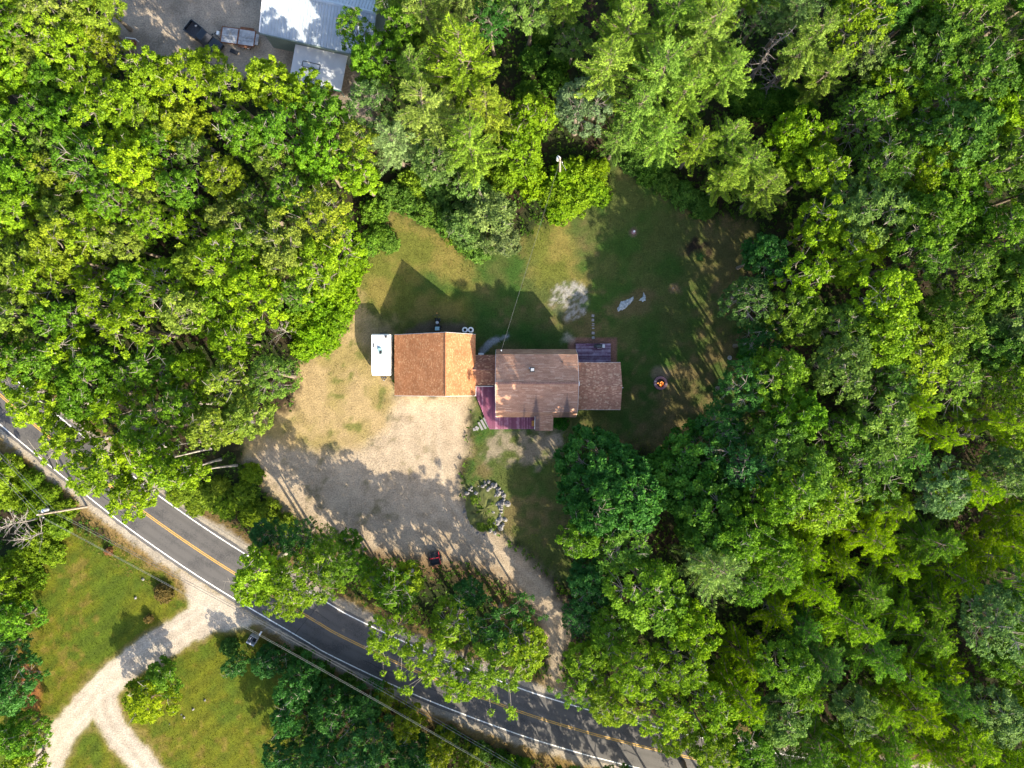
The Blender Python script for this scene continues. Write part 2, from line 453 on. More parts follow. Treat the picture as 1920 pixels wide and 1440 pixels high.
def seg_dist(X, Y, a, b):
    ax, ay = a; bx, by = b
    dx, dy = bx - ax, by - ay
    t = np.clip(((X - ax) * dx + (Y - ay) * dy) / (dx * dx + dy * dy + 1e-9), 0, 1)
    return np.hypot(X - ax - t * dx, Y - ay - t * dy)

def poly_sd(X, Y, poly):
    """signed distance, positive inside (photo pixels)"""
    d = np.full_like(X, 1e9); ins = np.zeros(X.shape, bool)
    n = len(poly)
    for i in range(n):
        a = poly[i]; b = poly[(i + 1) % n]
        d = np.minimum(d, seg_dist(X, Y, a, b))
        c = ((a[1] > Y) != (b[1] > Y)) & (X < (b[0] - a[0]) * (Y - a[1]) / (b[1] - a[1] + 1e-9) + a[0])
        ins ^= c
    return np.where(ins, d, -d)

def line_sd(X, Y, pts, hw):
    """half-width minus distance to a polyline; hw may be per point"""
    best = np.full_like(X, -1e9)
    for i in range(len(pts) - 1):
        a, b = pts[i], pts[i + 1]
        h = hw if not hasattr(hw, '__len__') else 0.5 * (hw[i] + hw[i + 1])
        best = np.maximum(best, h - seg_dist(X, Y, a, b))
    return best

def smooth_pts(pts, n=8):
    """Catmull-Rom through the points"""
    P = [np.array(p, float) for p in pts]
    P = [2 * P[0] - P[1]] + P + [2 * P[-1] - P[-2]]
    out = []
    for i in range(1, len(P) - 2):
        for k in range(n):
            t = k / n
            out.append(0.5 * ((2 * P[i]) + (P[i + 1] - P[i - 1]) * t + (2 * P[i - 1] - 5 * P[i] + 4 * P[i + 1] - P[i + 2]) * t * t + (3 * P[i] - P[i - 1] - 3 * P[i + 1] + P[i + 2]) * t ** 3))
    out.append(P[-2])
    return [tuple(p) for p in out]

ROAD = smooth_pts([(-190, 560), (-80, 668), (0, 740), (50, 784), (150, 866), (270, 960), (413, 1058), (584, 1160), (647, 1196), (800, 1267), (966, 1331), (1080, 1367), (1158, 1388), (1283, 1418), (1420, 1447), (1560, 1470), (1800, 1500)], 6)
LAWN = [(655, 575), (690, 430), (740, 390), (850, 440), (880, 480), (1000, 440), (1030, 400), (1130, 340), (1140, 270), (1180, 290), (1260, 360), (1340, 400), (1420, 420), (1400, 520), (1390, 600), (1430, 680), (1400, 760), (1390, 850), (1300, 860), (1220, 840), (1075, 830), (1065, 1100), (1040, 1085), (990, 1030), (945, 1005), (880, 965), (866, 900), (872, 840), (885, 800), (885, 735), (740, 640), (700, 600)]
DRY = [(668, 540), (700, 590), (742, 600), (742, 740), (880, 742), (870, 830), (700, 900), (600, 1000), (520, 950), (450, 862), (475, 790), (550, 765), (560, 690), (600, 660), (640, 610), (655, 570)]
GRAVEL = [(742, 742), (880, 744), (876, 830), (862, 880), (862, 920), (885, 972), (935, 1005), (990, 1050), (1035, 1090), (1060, 1140), (1072, 1185), (1055, 1230), (1048, 1270), (1110, 1335), (1000, 1310), (1030, 1265), (1028, 1220), (1012, 1165), (985, 1125), (930, 1085), (880, 1055), (800, 1050), (700, 1040), (610, 1005), (540, 950), (460, 868), (500, 830), (600, 850), (680, 840), (730, 790)]
SANDY = [(-30, 850), (500, 1250), (300, 1240), (100, 1020), (-30, 930)]
SWLAWN = [(120, 985), (345, 1075), (480, 1150), (520, 1190), (560, 1300), (540, 1480), (-40, 1480), (-40, 1130), (60, 1080)]
DRIVE_MOUTH = [(338, 1070), (490, 1168), (455, 1180), (400, 1185), (345, 1215), (300, 1245), (268, 1210), (330, 1170), (352, 1145), (350, 1110)]
DRIVE_A = smooth_pts([(400, 1140), (350, 1175), (285, 1215), (220, 1265), (165, 1320), (115, 1380), (80, 1450), (60, 1500)], 4)
DRIVE_B = smooth_pts([(230, 1255), (195, 1305), (210, 1360), (245, 1405), (290, 1460), (330, 1500)], 4)
YARD = [(175, -120), (760, -120), (720, 60), (700, 230), (600, 190), (470, 150), (330, 140), (240, 110), (205, 55)]

STEP = 4.6                                   # grid step in photo pixels (0.34 m)
gx = np.arange(-120, 2041, STEP); gy = np.arange(-110, 1551, STEP)
PX, PY = np.meshgrid(gx, gy)
nlo = vnoise(PX, PY, 120, 1); nmid = vnoise(PX, PY, 42, 5); nhi = vnoise(PX, PY, 14, 9, 3); nfi = vnoise(PX, PY, 7, 21, 2)

def ss(d, soft, ragged=10.0, noise=None):
    n = nhi if noise is None else noise
    t = np.clip((d + (n - 0.5) * 2 * ragged) / (2 * soft) + 0.5, 0, 1)
    return t * t * (3 - 2 * t)

def mixc(c, col, w):
    return c * (1 - w[..., None]) + np.array(col)[None, None, :] * w[..., None]

def two(c1, c2, w):
    return np.array(c1)[None, None, :] * (1 - w[..., None]) + np.array(c2)[None, None, :] * w[..., None]

def band(n, lo, hi):
    return np.clip((n - lo) / (hi - lo), 0, 1)

soil = two((0.050, 0.036, 0.022), (0.030, 0.042, 0.014), band(nmid, 0.35, 0.6))
# neighbour's yard: packed grey dirt
w_yard = ss(poly_sd(PX, PY, YARD), 10, 14, nmid)
c_yard = two((0.44, 0.365, 0.285), (0.29, 0.245, 0.195), band(nmid, 0.42, 0.66))
soil = soil * (1 - w_yard[..., None]) + c_yard * w_yard[..., None]
# lawn round the house
w_lawn = ss(poly_sd(PX, PY, LAWN), 14, 16)
green = two((0.050, 0.098, 0.020), (0.090, 0.105, 0.032), band(nmid, 0.35, 0.6))
brown = two((0.15, 0.115, 0.052), (0.20, 0.145, 0.068), band(nhi, 0.35, 0.65))
wb = 0.85 * band(0.6 * nlo + 0.4 * nhi, 0.49, 0.63)
wb = np.clip(wb + 0.75 * ss(poly_sd(PX, PY, [(1240, 740), (1420, 560), (1440, 420), (1330, 400), (1290, 470), (1380, 600), (1320, 740), (1300, 870), (1080, 850), (1080, 810), (1200, 815)]), 30, 30), 0, 1)
green = green * np.array([1.0, 1.08, 0.95]); brown = brown * np.array([0.84, 0.92, 0.84])
c_lawn = green * (1 - wb[..., None]) + brown * wb[..., None]
# dry grass, sunlit yellow put into its colour, by garage and thicket
w_y = np.clip(ss(poly_sd(PX, PY, [(660, 560), (700, 430), (740, 395), (850, 440), (890, 500), (880, 600), (740, 610)]), 25, 20) + ss(poly_sd(PX, PY, [(1000, 420), (1060, 390), (1075, 470), (1090, 530), (1010, 540), (985, 470)]), 20, 18), 0, 1)
c_y = two((0.225, 0.19, 0.052), (0.14, 0.155, 0.03), band(nmid, 0.42, 0.62))
c_lawn = c_lawn * (1 - w_y[..., None]) + c_y * w_y[..., None]
# greener strip behind the garage and beside the house
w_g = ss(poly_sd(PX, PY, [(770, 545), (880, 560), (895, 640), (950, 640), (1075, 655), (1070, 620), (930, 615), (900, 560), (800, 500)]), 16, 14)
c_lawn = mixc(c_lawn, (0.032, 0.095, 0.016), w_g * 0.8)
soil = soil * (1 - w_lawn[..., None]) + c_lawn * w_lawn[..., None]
# dry ground west of the garage
w_dry = ss(poly_sd(PX, PY, DRY), 12, 20)
c_dry = two((0.40, 0.30, 0.155), (0.31, 0.245, 0.10), band(nmid, 0.4, 0.62))
c_dry = mixc(c_dry, (0.17, 0.17, 0.05), band(nhi * 0.6 + nmid * 0.4, 0.60, 0.70))
soil = soil * (1 - w_dry[..., None]) + c_dry * w_dry[..., None]
# gravel parking and driveway
w_gr = ss(poly_sd(PX, PY, GRAVEL), 16, 24, 0.5 * nmid + 0.5 * nhi)
c_gr = two((0.47, 0.38, 0.275), (0.38, 0.30, 0.21), band(0.6 * nmid + 0.4 * nhi, 0.38, 0.66))
trk = np.abs(line_sd(PX, PY, smooth_pts([(815, 760), (815, 850), (830, 930), (880, 1000), (960, 1065), (1020, 1120), (1045, 1180), (1042, 1240), (1060, 1320)], 4), 0))
c_gr = mixc(c_gr, (0.49, 0.41, 0.31), np.exp(-((trk - 9) / 4.0) ** 2) * 0.55)
arc = np.minimum.reduce([np.abs(np.hypot(PX - cx_, PY - cy_) - r_) for cx_, cy_, r_ in [(640, 760, 120), (640, 760, 140), (760, 1010, 150), (760, 1010, 131), (560, 700, 190), (820, 700, 215), (820, 700, 235)]])
c_gr = mixc(c_gr, (0.52, 0.43, 0.31), np.exp(-(arc / 3.0) ** 2) * 0.40 * band(nlo, 0.35, 0.6))
weedy = band(nhi * 0.55 + nmid * 0.45, 0.57, 0.68) * ss(poly_sd(PX, PY, [(600, 800), (780, 790), (800, 850), (770, 960), (700, 1030), (560, 960), (480, 870)]), 20, 20)
c_gr = mixc(c_gr, (0.20, 0.175, 0.095), weedy * 0.8)
soil = soil * (1 - w_gr[..., None]) + c_gr * w_gr[..., None]
leafy = ss(poly_sd(PX, PY, [(590, 990), (700, 1030), (830, 1040), (900, 1050), (960, 1090), (1010, 1150), (1025, 1220), (990, 1220), (880, 1080), (780, 1085), (640, 1050)]), 12, 14)
soil = mixc(soil, (0.22, 0.14, 0.07), leafy * 0.65 * band(nhi, 0.3, 0.55))
# south-west lawn, lush green with worn brown edges
w_sw = ss(poly_sd(PX, PY, SWLAWN), 12, 10)
c_sw = two((0.080, 0.118, 0.004), (0.120, 0.134, 0.005), band(nmid, 0.38, 0.62))
c_sw = mixc(c_sw, (0.20, 0.15, 0.04), band(nhi * .5 + nlo * .5, 0.56, 0.66) * 0.7)
c_sw = c_sw * (1 + 0.10 * np.sin((PX * 0.62 + PY * 0.78 + 14 * nlo) / 4.4))[..., None]
soil = soil * (1 - w_sw[..., None]) + c_sw * w_sw[..., None]
wbr = ss(poly_sd(PX, PY, [(30, 1210), (75, 1270), (75, 1330), (40, 1330)]), 8, 8)
soil = mixc(soil, (0.30, 0.13, 0.045), wbr)
# road verges
rd = -line_sd(PX, PY, ROAD, 0.0) / 13.5              # metres from the road's middle line
below = PY > np.interp(PX, [p[0] for p in ROAD], [p[1] for p in ROAD])
vs_ = np.clip((6.3 - rd + (nhi - 0.5) * 2.4) / 1.0, 0, 1) * (rd < 9)
soil = mixc(soil, (0.24, 0.165, 0.065), np.where(below, vs_, vs_ * 0.55))
sh = np.clip((4.75 - rd + (nhi - 0.5) * 1.3) / 0.5, 0, 1)
soil = soil * (1 - sh[..., None]) + two((0.42, 0.37, 0.30), (0.33, 0.29, 0.235), band(nhi, 0.35, 0.65)) * sh[..., None]
# neighbour's gravel drive
d_dr = np.maximum.reduce([poly_sd(PX, PY, DRIVE_MOUTH), line_sd(PX, PY, DRIVE_A, 27), line_sd(PX, PY, DRIVE_B, 25)])
w_dr = ss(d_dr, 4, 6)
edge = ss(d_dr + 9, 6, 10) * (1 - w_dr)
soil = mixc(soil, (0.25, 0.19, 0.075), edge * 0.6)
c_dr = two((0.50, 0.435, 0.35), (0.41, 0.35, 0.28), band(nmid, 0.4, 0.65))
trk = np.abs(line_sd(PX, PY, DRIVE_A, 0)); trk2 = np.abs(line_sd(PX, PY, DRIVE_B, 0))
c_dr = mixc(c_dr, (0.56, 0.50, 0.42), np.maximum(np.exp(-((trk - 10) / 4.0) ** 2), np.exp(-((trk2 - 10) / 4.0) ** 2)) * 0.6)
soil = soil * (1 - w_dr[..., None]) + c_dr * w_dr[..., None]
# bare spots, beds and paths
circ = 37 - np.hypot(PX - 1067, PY - 563)
w_c = ss(circ, 3, 4) * (0.10 + 0.90 * band(0.45 * nhi + 0.25 * nfi + 0.30 * rng.random(PX.shape) - 0.0020 * (PY - 563) + 0.0010 * (PX - 1067), 0.46, 0.56))
soil = mixc(soil, (0.36, 0.345, 0.31), w_c)
w_m = ss(23 - np.hypot(PX - 1310, PY - 466), 5, 8) * band(nhi, 0.3, 0.5)
soil = mixc(soil, (0.030, 0.020, 0.018), w_m * 0.9)
soil = mixc(soil, (0.21, 0.115, 0.085), ss(poly_sd(PX, PY, [(1066, 633), (1157, 633), (1157, 684), (1066, 684)]), 2, 3))
soil = mixc(soil, (0.36, 0.33, 0.28), ss(10 - np.hypot(PX - 1066, PY - 633), 5, 9) * 0.8)
soil = mixc(soil, (0.31, 0.32, 0.33), ss(line_sd(PX, PY, [(903, 661), (917, 643), (933, 636), (952, 630)], [6, 5, 4, 2]), 2, 2.5))
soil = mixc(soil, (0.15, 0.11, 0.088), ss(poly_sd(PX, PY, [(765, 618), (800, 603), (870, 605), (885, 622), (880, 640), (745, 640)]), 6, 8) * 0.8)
wbs = ss(poly_sd(PX, PY, [(925, 812), (1050, 808), (1070, 830), (1060, 850), (1000, 870), (930, 870), (905, 850)]), 12, 22) * band(nhi, 0.35, 0.55)
soil = mixc(soil, (0.33, 0.27, 0.20), wbs * 0.8)
soil = mixc(soil, (0.40, 0.33, 0.24), ss(14 - np.hypot(PX - 1042, PY - 823), 5, 7))
soil = mixc(soil, (0.30, 0.21, 0.15), ss(16 - np.hypot(PX - 1237, PY - 700), 5, 6) * 0.6)
soil = mixc(soil, (0.22, 0.15, 0.11), ss(7 - np.hypot(PX - 1188, PY - 435), 3, 3) * 0.9)
soil = mixc(soil, (0.26, 0.17, 0.10), ss(9 - np.hypot(PX - 1263, PY - 540), 4, 6) * 0.8)
wre = ss(poly_sd(PX, PY, [(1130, 575), (1195, 540), (1230, 545), (1220, 585), (1160, 595)]), 8, 8)
soil = mixc(soil, (0.20, 0.125, 0.07), wre * 0.5)

# which sheet owns each cell (a partition: sheets share their borders)
ny, nx = PX.shape
ccx, ccy = np.meshgrid(gx[:-1] + STEP / 2, gy[:-1] + STEP / 2)
cn = (nhi[:-1, :-1] - 0.5) * 14
own = np.zeros(ccx.shape, int)                                       # 0 ground
own[(poly_sd(ccx, ccy, YARD) + cn) > 0] = 1
own[(poly_sd(ccx, ccy, LAWN) + cn) > 0] = 2
own[(poly_sd(ccx, ccy, SWLAWN) + cn) > 0] = 3
own[(np.maximum(poly_sd(ccx, ccy, GRAVEL), poly_sd(ccx, ccy, DRY)) + cn) > 0] = 4
crd = -line_sd(ccx, ccy, ROAD, 0.0) / 13.5
own[crd < 4.9] = 6
cdr = np.maximum.reduce([poly_sd(ccx, ccy, DRIVE_MOUTH), line_sd(ccx, ccy, DRIVE_A, 27), line_sd(ccx, ccy, DRIVE_B, 25)])
own[(cdr > 0) & (crd > 3.2)] = 5
WX = (PX - 960) / 13.502; WY = (720 - PY) / 13.502
relief = -(nmid * 0.05) * np.clip((rd - 4.0) / 3.0, 0, 1)
relief[0, :] = relief[-1, :] = 0; relief[:, 0] = relief[:, -1] = 0
VI = np.arange(ny * nx).reshape(ny, nx)
quad = np.stack([VI[1:, :-1], VI[1:, 1:], VI[:-1, 1:], VI[:-1, :-1]], -1)
allco = np.stack([WX, WY, relief], -1).reshape(-1, 3)
allcol = np.concatenate([np.clip(soil * 0.69, 0.008, 0.9).reshape(-1, 3), np.ones((ny * nx, 1))], 1)
names = ['ground', 'dirt_yard', 'lawn', 'lawn', 'gravel_yard', 'gravel_driveway', 'road_verge']
for k, nm in enumerate(names):
    q = quad[own == k]
    used, inv = np.unique(q, return_inverse=True)
    inv = inv.reshape(q.shape)
    co = allco[used]; cl = allcol[used]
    extra_v, extra_f = [], []
    if k == 0:                                                     # the same floor runs on to the horizon
        x0, x1 = WX.min(), WX.max(); y0, y1 = WY.min(), WY.max(); Rr = 900.0
        outer = [(-Rr, -Rr), (Rr, -Rr), (Rr, Rr), (-Rr, Rr)]; inner = [(x0, y0), (x1, y0), (x1, y1), (x0, y1)]
        b0 = len(co)
        extra_v = [(*p, 0.0) for p in outer + inner]
        extra_f = [(b0 + i, b0 + (i + 1) % 4, b0 + 4 + (i + 1) % 4, b0 + 4 + i) for i in range(4)]
        co = np.concatenate([co, np.array(extra_v)]); cl = np.concatenate([cl, np.tile([[0.06, 0.05, 0.025, 1]], (8, 1))])
    me = bpy.data.meshes.new(nm)
    nq = len(q) + len(extra_f)
    me.vertices.add(len(co)); me.vertices.foreach_set('co', co.astype(np.float32).ravel())
    li = np.concatenate([inv.ravel(), np.array(extra_f, int).ravel()]) if extra_f else inv.ravel()
    me.loops.add(nq * 4); me.loops.foreach_set('vertex_index', li.astype(np.int32))
    me.polygons.add(nq); me.polygons.foreach_set('loop_start', np.arange(0, nq * 4, 4, dtype=np.int32))
    me.update(calc_edges=True)
    ca = me.color_attributes.new('soil', 'FLOAT_COLOR', 'POINT')
    ca.data.foreach_set('color', cl.astype(np.float32).ravel())
    o = link_mesh(nm, me, M['ground'], None, True)
    tag(o, kind='structure')

# ------------------------------------------------------------------ road
def offset_line(pts, off):
    out = []
    for i, p in enumerate(pts):
        a = pts[max(i - 1, 0)]; b = pts[min(i + 1, len(pts) - 1)]
        dx, dy = b[0] - a[0], b[1] - a[1]; L = math.hypot(dx, dy)
        out.append((p[0] - dy / L * off, p[1] + dx / L * off))
    return out

ROADW = [G(*p) for p in ROAD]

def ribbon(name, o0, o1, z, mat, parent=None, th=0.0, jag=0.0):
    A = offset_line(ROADW, o0); B = offset_line(ROADW, o1)
    vs, fs = [], []
    for i, (a, b) in enumerate(zip(A, B)):
        j0 = random.uniform(-jag, jag); j1 = random.uniform(-jag, jag)
        vs += [(a[0], a[1] + j0, z), (b[0], b[1] + j1, z)]
    for i in range(len(A) - 1):
        fs.append((2 * i, 2 * i + 2, 2 * i + 3, 2 * i + 1))
    mb = MB(); mb.add(vs, fs)
    o = mb.build(name, mat, parent)
    return o

rows = smooth_pts(ROADW, 4)
offs = [-3.5, -3.2, -2.6, -2.25, -1.9, -1.3, -0.95, -0.6, 0.0, 0.6, 0.95, 1.3, 1.9, 2.25, 2.6, 3.2, 3.5]
lanev = [0.1, 0.1, 0.5, 1.0, 0.5, 0.5, 1.0, 0.4, 0.0, 0.4, 1.0, 0.5, 0.5, 1.0, 0.5, 0.1, 0.1]
cols = [offset_line(rows, o_) for o_ in offs]
vs, fs, lv = [], [], []
for i in range(len(rows)):
    for c_, o_ in enumerate(offs):
        x_, y_ = cols[c_][i]
        if abs(o_) > 3.4: x_ += random.uniform(-.07, .07); y_ += random.uniform(-.07, .07)
        vs.append((x_, y_, 0.012 + 0.03 * (1 - (o_ / 3.5) ** 2))); lv.append(lanev[c_])
nc = len(offs)
for i in range(len(rows) - 1):
    for c_ in range(nc - 1): fs.append((i * nc + c_, i * nc + c_ + 1, (i + 1) * nc + c_ + 1, (i + 1) * nc + c_))
road = MB().add(vs, fs).build('road', M['asphalt'])
road.data.attributes.new('lane', 'FLOAT', 'POINT').data.foreach_set('value', lv)
if road.data.polygons[0].normal.z < 0: road.data.flip_normals()
tag(road, kind='structure')
for off in (3.05, -3.05):
    ribbon('edge_line', off - 0.075, off + 0.075, 0.026, M['white_paint'], road)
for off in (0.115, -0.115):
    ribbon('centre_line', off - 0.06, off + 0.06, 0.048, M['yellow_paint'], road)
# tarred crack across the road
mb = MB()
ca_ = [G(83, 838), G(88, 852), G(95, 868), G(101, 880)]
mb.add([(x - 0.10, y - 0.05, 0.052) for x, y in ca_] + [(x + 0.10, y + 0.05, 0.052) for x, y in ca_], [(i, i + 4, i + 5, i + 1) for i in range(3)])
mb.build('tar_seam', M['black'], road)

# sealed cracks wandering along and across the lanes
for k, (i0, i1, o0, o1) in enumerate([(40, 62, -1.6, -1.2), (70, 90, 1.5, 1.9), (95, 120, -1.5, -1.9), (150, 176, 1.4, 1.1), (200, 226, -1.7, -1.3), (58, 60, -3.0, 3.0), (104, 106, -2.8, 0.5), (166, 168, -3.0, 3.0), (214, 216, -1.0, 3.0)]):
    n_ = 14; pts = []
    for q in range(n_):
        t = q / (n_ - 1); i = min(len(rows) - 2, i0 + t * (i1 - i0)); o_ = o0 + (o1 - o0) * t + random.uniform(-.12, .12)
        a = rows[int(i)]; b = rows[int(i) + 1]; f = i - int(i); L = math.hypot(b[0] - a[0], b[1] - a[1])
        pts.append((a[0] + (b[0] - a[0]) * f - (b[1] - a[1]) / L * o_, a[1] + (b[1] - a[1]) * f + (b[0] - a[0]) / L * o_, 0.012 + 0.03 * (1 - (o_ / 3.5) ** 2) + 0.004))
    vs, fs = [], []
    for q in range(n_):
        a = pts[max(q - 1, 0)]; b = pts[min(q + 1, n_ - 1)]; L = math.hypot(b[0] - a[0], b[1] - a[1]) + 1e-6; w = random.uniform(0.02, 0.05)
        nxv, nyv = -(b[1] - a[1]) / L * w, (b[0] - a[0]) / L * w
        vs += [(pts[q][0] + nxv, pts[q][1] + nyv, pts[q][2]), (pts[q][0] - nxv, pts[q][1] - nyv, pts[q][2])]
    fs = [(2 * q, 2 * q + 1, 2 * q + 3, 2 * q + 2) for q in range(n_ - 1)]
    MB().add(vs, fs).build('tar_seam', M['black'], road)
# ------------------------------------------------------------------ buildings
def shingles(A, B, C, D, mat, parent, name='shingles', course=0.15, tab=(0.22, 0.36), seed=1, th=0.022):
    """tabs laid in courses on the roof plane A-B (eave) .. D-C (ridge)"""
    rr = random.Random(seed)
    A, B, C, D = map(Vector, (A, B, C, D))
    nrm = (B - A).cross(D - A).normalized()
    if nrm.z < 0: nrm = -nrm
    L = (D - A).length
    n = max(2, int(round(L / course)))
    vs, fs = [], []
    for i in range(n):
        t0 = i / n; t1 = min(1.0, (i + 1.15) / n)
        a0 = A.lerp(D, t0); b0 = B.lerp(C, t0); a1 = A.lerp(D, t1); b1 = B.lerp(C, t1)
        W = (b0 - a0).length
        u = -rr.uniform(0, tab[1])
        while u < W:
            w = rr.uniform(*tab)
            s0 = max(0.0, u) / W; s1 = min(W, u + w - 0.012) / W
            u += w
            if s1 - s0 < 0.004: continue
            k = th * rr.uniform(0.7, 1.5)
            p = [a0.lerp(b0, s0), a0.lerp(b0, s1), a1.lerp(b1, s1), a1.lerp(b1, s0)]
            o = len(vs)
            vs += [p[0] + nrm * k, p[1] + nrm * k, p[2] + nrm * 0.004, p[3] + nrm * 0.004, p[0] + nrm * 0.001, p[1] + nrm * 0.001]
            fs += [(o, o + 1, o + 2, o + 3), (o + 4, o + 5, o + 1, o)]
    me = bpy.data.meshes.new(name); me.from_pydata([tuple(v) for v in vs], [], fs); me.update()
    ob = link_mesh(name, me, mat, parent)
    ob['kind'] = 'stuff'
    return ob

def roof_plane(A, B, C, D, mat_sh, base_mat, parent, seed, course=0.15, tab=(0.22, 0.36), th=0.10):
    pl = MB().slab([A, B, C, D], th).build('roof_slope', base_mat, parent)
    sh = shingles(A, B, C, D, mat_sh, pl, seed=seed, course=course, tab=tab)
    return pl

def window(parent, c, w, h, axis, face):
    """axis 'x': window lies in a wall running along x and faces +-y"""
    f = MB(); t = 0.07
    if axis == 'x':
        f.box((c[0], c[1] + face * 0.03, c[2] + h / 2), (w, 0.06, t)).box((c[0], c[1] + face * 0.03, c[2] - h / 2), (w, 0.06, t))
        f.box((c[0] - w / 2, c[1] + face * 0.03, c[2]), (t, 0.058, h - t)).box((c[0] + w / 2, c[1] + face * 0.03, c[2]), (t, 0.058, h - t)).box((c[0], c[1] + face * 0.028, c[2]), (0.04, 0.05, h - t))
        p = MB().box((c[0], c[1] + face * 0.012, c[2]), (w - t, 0.02, h - t))
    else:
        f.box((c[0] + face * 0.03, c[1], c[2] + h / 2), (0.06, w, t)).box((c[0] + face * 0.03, c[1], c[2] - h / 2), (0.06, w, t))
        f.box((c[0] + face * 0.03, c[1] - w / 2, c[2]), (0.058, t, h - t)).box((c[0] + face * 0.03, c[1] + w / 2, c[2]), (0.058, t, h - t)).box((c[0] + face * 0.028, c[1], c[2]), (0.05, 0.04, h - t))
        p = MB().box((c[0] + face * 0.012, c[1], c[2]), (0.02, w - t, h - t))
    fo = f.build('window', M['trim'], parent)
    p.build('pane', M['glass'], fo)

# ---- garage ------------------------------------------------------------------
gw, ge = -15.9, -4.92           # eaves west / east
gs, gn = -1.55, 6.65            # gable ends south / north
gr, gh = -8.60, 6.65            # ridge x and height
hw_, he_ = 2.35, 3.05           # eave heights
def gz(x):
    return hw_ + (gh - hw_) * (x - gw) / (gr - gw) if x <= gr else gh + (he_ - gh) * (x - gr) / (ge - gr)
garage = empty('garage', (0, 0, 0))
tag(garage, 'garage with steep orange-brown shingle roof between camper and house', 'garage')
iw, ie, isn, inn_ = gw + 0.35, ge - 0.3, gs + 0.25, gn - 0.25
prof = [(iw, 0), (ie, 0), (ie, gz(ie) - 0.16), (gr, gh - 0.16), (iw, gz(iw) - 0.16)]
mb = MB()
n5 = len(prof)
mb.add([(x, isn, z) for x, z in prof] + [(x, inn_, z) for x, z in prof], [tuple(range(n5)), tuple(range(2 * n5 - 1, n5 - 1, -1))] + [((i + 1) % n5, i, n5 + i, n5 + (i + 1) % n5) for i in range(n5)])
mb.build('wall', M['siding'], garage)
west_sl = roof_plane((gw, gn, hw_), (gw, gs, hw_), (gr, gs, gh), (gr, gn, gh), M['shingle_orange'], M['ridge_cap'], garage, 1, 0.15, (0.13, 0.24))
east_sl = roof_plane((ge, gs, he_), (ge, gn, he_), (gr + 0.01, gn, gh), (gr + 0.01, gs, gh), M['shingle_orange'], M['ridge_cap'], garage, 2, 0.15, (0.13, 0.24))
MB().tube([(gr, gs, gh + 0.02), (gr, gn, gh + 0.02)], 0.085, 6).build('ridge_cap', M['ridge_cap'], garage)
for y in (gs - 0.04, gn + 0.04):
    m_ = MB()
    for (x0, z0, x1, z1) in ((gw, hw_, gr, gh), (gr, gh, ge, he_)):
        m_.add([(x0, y - 0.02, z0 - 0.18), (x1, y - 0.02, z1 - 0.18), (x1, y - 0.02, z1 - 0.01), (x0, y - 0.02, z0 - 0.01), (x0, y + 0.02, z0 - 0.18), (x1, y + 0.02, z1 - 0.18), (x1, y + 0.02, z1 - 0.01), (x0, y + 0.02, z0 - 0.01)], [(0, 1, 2, 3), (7, 6, 5, 4), (0, 4, 5, 1), (3, 2, 6, 7), (1, 5, 6, 2), (0, 3, 7, 4)])
    m_.build('fascia', M['trim'], garage)
for cx in (-12.6, -9.0):
    d = MB().box((cx, isn - 0.03, 1.1), (2.7, 0.06, 2.2)).build('garage_door', M['white'], garage)
    m_ = MB()
    for k in range(1, 4): m_.box((cx, isn - 0.066, k * 0.55), (2.66, 0.014, 0.035))
    m_.build('door_rib', M['trim'], d)
d = MB().box((-6.3, isn - 0.03, 1.02), (0.9, 0.06, 2.04)).build('door', M['white'], garage)
MB().lathe((-5.98, isn - 0.10, 1.0), [(0.01, -0.03), (0.03, -0.015), (0.03, 0.015), (0.01, 0.03)], 8).build('handle', M['steel'], d)
window(garage, (-9.0, isn, 4.3), 1.0, 0.9, 'x', -1)
window(garage, (-11.0, inn_, 1.5), 0.9, 0.9, 'x', 1)

# ---- house ---------------------------------------------------------------------
hx0, hx1 = -2.12, 8.56
hy, hb, hzr, hzb, hze, yc = 4.56, 3.74, 7.2, 5.6, 3.0, 0.10
house = empty('house', (0, 0, 0))
tag(house, 'house with a weathered brown gambrel shingle roof in the middle of the clearing', 'house')
w0, w1 = hx0 + 0.25, hx1 - 0.25
prof = [(yc - hy + 0.35, 0), (yc + hy - 0.35, 0), (yc + hy - 0.35, hze + 0.10), (yc + hb - 0.16, hzb - 0.16), (yc, hzr - 0.16), (yc - hb + 0.16, hzb - 0.16), (yc - hy + 0.35, hze + 0.10)]
n7 = len(prof)
MB().add([(w0, y, z) for y, z in prof] + [(w1, y, z) for y, z in prof], [tuple(range(n7 - 1, -1, -1)), tuple(range(n7, 2 * n7))] + [(i, (i + 1) % n7, n7 + (i + 1) % n7, n7 + i) for i in range(n7)]).build('wall', M['siding'], house)
dark_streaks = [(G(1005, 0, 6)[0], -0.9, -4.4, 0.75), (G(983, 0, 6)[0], -1.9, -3.4, 0.25), (G(1063, 0, 6)[0], -0.7, -4.3, 0.72), (G(1052, 0, 6)[0], -2.3, -3.9, 0.2)]  # darker tongues on the south slope, wider towards the eave
M['shingle_house'] = shingle_material('weathered_pink_brown_shingle', [(0.0, (0.315, 0.168, 0.112)), (0.4, (0.365, 0.20, 0.132)), (0.8, (0.41, 0.235, 0.158)), (1.0, (0.48, 0.30, 0.21))], dark_streaks)
HT = (0.35, 1.1)
roof_plane((hx1, yc + hy, hze), (hx0, yc + hy, hze), (hx0, yc + hb, hzb), (hx1, yc + hb, hzb), M['shingle_house'], M['ridge_cap_dark'], house, 11, 0.15, HT)
roof_plane((hx1, yc + hb + 0.03, hzb + 0.01), (hx0, yc + hb + 0.03, hzb + 0.01), (hx0, yc + 0.003, hzr), (hx1, yc + 0.003, hzr), M['shingle_house'], M['ridge_cap_dark'], house, 12, 0.15, HT)
